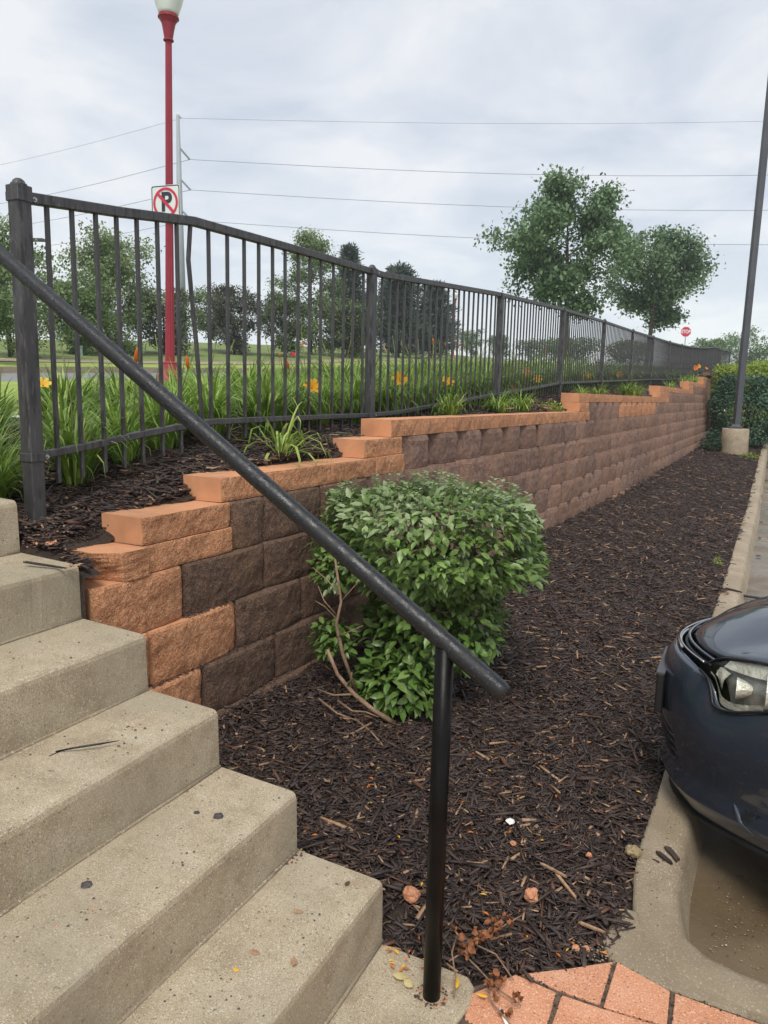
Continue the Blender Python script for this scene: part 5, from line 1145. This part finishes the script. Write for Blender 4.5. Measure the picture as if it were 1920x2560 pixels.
for x,y,k,L_,mm,lb in ((1.046,-.358,4,.030,'white','pale petal scrap on the lowest tread near its edge'),(.964,-.212,4,.026,'white','pale chip further up the lowest tread'),(.95,-.375,4,.028,'chip_light','yellowish wood flake on the lowest tread'),(.945,-.438,4,.016,'yellow','small yellow petal on the lowest tread'),(1.02,-.06,4,.022,'chip_red','reddish chip near the far end of the lowest tread')):
    flake('flake', lb, 'debris', x, y, -.184*k+.003, L_, L_*.5, x*20, M[mm] if mm != 'white' else M['chip_light'])
# exposed pebbles and grit on the treads
gp = []
for i in range(0, 5):
    for _ in range(46):
        x = TR*(i-1)+random.uniform(.03,TR-.02); y = -random.uniform(.03,1.9); gp.append((x, y, -RI*i+SL*(1-(x-TR*(i-1))/TR)+.0005))
    for cl_ in range(3):
        cx_, cy_ = TR*(i-1)+random.uniform(.06,TR-.06), -random.uniform(.1,1.1)
        for _ in range(14): gp.append((cx_+random.gauss(0,.018), cy_+random.gauss(0,.035), -RI*i+SL*.5+.0005))
crumbs('tread_grit', gp, .0028, [M['speck_dark'], M['speck_dark'], M['chip_brown'], M['tan_stone'], M['orange_stone']], label='dark grit and tiny pebbles scattered over the stair treads', cat='grit')
crumbs('corner_grit', [(.833+random.gauss(0,.010), -.035+random.gauss(0,.022), -.728) for _ in range(60)]+[(-.27+TR+random.uniform(0,.02), -random.uniform(0,.06), .006) for _ in range(30)], .0045, [M['chip_brown'], M['tan_stone'], M['orange_stone'], M['chip_dark']], label='crumbs gathered in the inner corner of the lowest step', cat='grit')
crumbs('orange_crumbs', [(-.21+random.gauss(0,.030), .045+random.gauss(0,.018), .035+random.uniform(0,.01)) for _ in range(120)], .006, [M['orange_stone'], M['chip_brown']], label='orange crumbled block bits between the step and the first cap', cat='rubble')
crumbs('curb_sand', [(1.62+random.gauss(0,.03), .24+random.gauss(0,.02), -.913) for _ in range(90)]+[(float(itp(y_,XC))-.05+random.gauss(0,.02), y_, -.917) for y_ in np.random.default_rng(3).uniform(.4,1.3,120)]+[(1.9+abs(random.gauss(0,.12)), .55+abs(random.gauss(0,.22)), -1.047) for _ in range(110)], .0024, [M['tan_stone'], M['curb_concrete'], M['chip_brown']], label='pale sand grains and crumbs along the curb', cat='grit')
jd = []
for p in pv[:8]:
    for i in range(len(p)):
        a, b_ = Vector(p[i]), Vector(p[(i+1) % len(p)])
        for k in range(int((b_-a).length/.006)): q = a.lerp(b_, random.random()); jd.append((q.x+random.gauss(0,.003), q.y+random.gauss(0,.003), -.922+random.uniform(0,.004)))
crumbs('joint_dirt', jd, .0026, [M['chip_dark'], M['chip_brown'], M['soil']], label='dark dirt filling the joints between the pavers', cat='dirt')
# fallen yellow petals
gpet = random.Random(9); V = []; b = MB()
spots = [(gpet.uniform(.75,1.65), gpet.uniform(.1,1.2)) for _ in range(46)]+[(1.17+gpet.gauss(0,.05), -.04+gpet.gauss(0,.035)) for _ in range(20)]+[(gpet.uniform(.3,1.8), gpet.uniform(1,5)) for _ in range(40)]
for x, y in spots:
    z = max(zm(x,y)+.016, -.909) if y > 0 else -.908; a = gpet.uniform(0,6.28); L_ = gpet.uniform(.006,.013); c, s_ = math.cos(a), math.sin(a)
    b.add([(x-c*L_, y-s_*L_, z), (x-s_*L_*.35, y+c*L_*.35, z+.003), (x+c*L_, y+s_*L_, z+.002), (x+s_*L_*.35, y-c*L_*.35, z+.004)], [(0,1,2,3)], gpet.choice([0,0,1,1,2]))
obj('fallen_petals', b.mesh('fallen_petals', [M['yellow'], M['petal2'], M['deadleaf']]), kind='stuff', label='small fallen yellow and orange petals strewn over the mulch', cat='petals')
flake('petal', 'curled yellow petal on the landing right of the handrail post', 'petal', 1.335,-.055,-.905,.042,.012,1.9,M['yellow'])
flake('petal', 'bright yellow petal on the left paver', 'petal', 1.405,-.062,-.905,.026,.010,.2,M['yellow'])
for k,(x,y,a) in enumerate(((1.20,-.10,.4),(1.228,-.112,-.3))):
    flake('leaf', 'pale yellow withered leaf left of the handrail post foot' if k == 0 else 'smaller withered leaf touching the handrail post foot', 'leaf', x, y, -.905, .042-.012*k, .020, a, M['palewither'], .25)
# dried weed with crumpled brown leaves
dw = thing('dried_weed', 'dried brown weed with crumpled leaves lying from mulch onto the pavers', 'dried weed', (0,0,0))
for pts in ([(1.30,-.02,-.88),(1.345,.05,-.865),(1.39,.12,-.85),(1.43,.19,-.845)],[(1.31,.02,-.87),(1.37,-.0,-.885),(1.43,-.03,-.895),(1.50,-.05,-.90)],[(1.345,.05,-.865),(1.40,.06,-.88),(1.46,.02,-.90)],[(1.40,-.02,-.89),(1.43,-.07,-.90),(1.49,-.11,-.903)],[(1.29,.06,-.87),(1.30,.0,-.87),(1.33,-.05,-.89),(1.345,-.10,-.90)]):
    obj('stem', MB().tube(pts, [.0022,.0018,.0014][:1]*len(pts), 5).mesh('stem', M['twig'], True), dw)
gd = np.random.default_rng(77)
cen = np.array([(1.385,.11,-.845),(1.36,.06,-.85),(1.40,.14,-.84),(1.345,.03,-.86),(1.43,-.03,-.89),(1.47,-.05,-.89),(1.48,-.09,-.895),(1.37,.09,-.845)])
for k in range(54):
    c = cen[gd.integers(0, 5 if k < 40 else 8) if k < 40 else gd.integers(4,8)]+gd.normal(0,.014,3)*[1,1,.6]
    L_ = gd.uniform(.014,.026); a = gd.uniform(0,6.28); b = MB(); nn = 5; V = []
    for i in range(nn):
        t = i/(nn-1)-.5; ww = L_*.38*(1-abs(2*t)**2)+.0008
        for j in (-1,0,1): V.append((t*L_, j*ww, .006*math.sin(i*2.1+j*1.7+k)+abs(j)*.004))
    for i in range(nn-1): b.f += [(3*i,3*i+3,3*i+4,3*i+1),(3*i+1,3*i+4,3*i+5,3*i+2)]
    b.v = V; b.m = [0]*len(b.f); obj('dead_leaf', b.mesh('dead_leaf', M['deadleaf'], True), dw, loc=tuple(c+np.array([0,0,.008])), rot=(gd.uniform(-1,1), gd.uniform(-1,1), a))
# debris on the wet pan at the far right
slab_chip('bark_chip', 'flat dark bark piece on the wet gutter beyond the car', 'bark chip', 2.02,5.0,-1.025,.22,.05,.25,M['chip_dark'],.02)
slab_chip('bark_chip', 'dark chip lying on the curb top beyond the car', 'bark chip', 1.86,4.66,-.905,.12,.02,-.2,M['chip_dark'],.015)
for k,(x,y) in enumerate(((2.0,4.55),(2.06,8.1),(2.09,9.4),(2.05,6.9))):
    slab_chip('bark_chip', ['small dark chip on the wet gutter nearest the car','dark chip halfway along the wet gutter','farthest dark chip on the wet gutter','little dark chip between the others on the wet gutter'][k], 'bark chip', x, y, -1.025, .05, .03, k, M['chip_dark'], .012)

# ------------------------------------------------------------------ thin haze volume, added to lift distant blacks as lens bloom would
hm = bpy.data.materials.new('haze'); hm.use_nodes = True; t = hm.node_tree; t.nodes.remove(t.nodes['Principled BSDF']); v = N('ShaderNodeVolumePrincipled', t); v.inputs['Color'].default_value = (.93,.96,1,1); v.inputs['Density'].default_value = .0011; v.inputs['Anisotropy'].default_value = .2
t.links.new(v.outputs[0], t.nodes['Material Output'].inputs['Volume'])
obj('haze', MB().box((-30,44,12.5),(110,100,31)).mesh('haze', hm), kind='stuff')
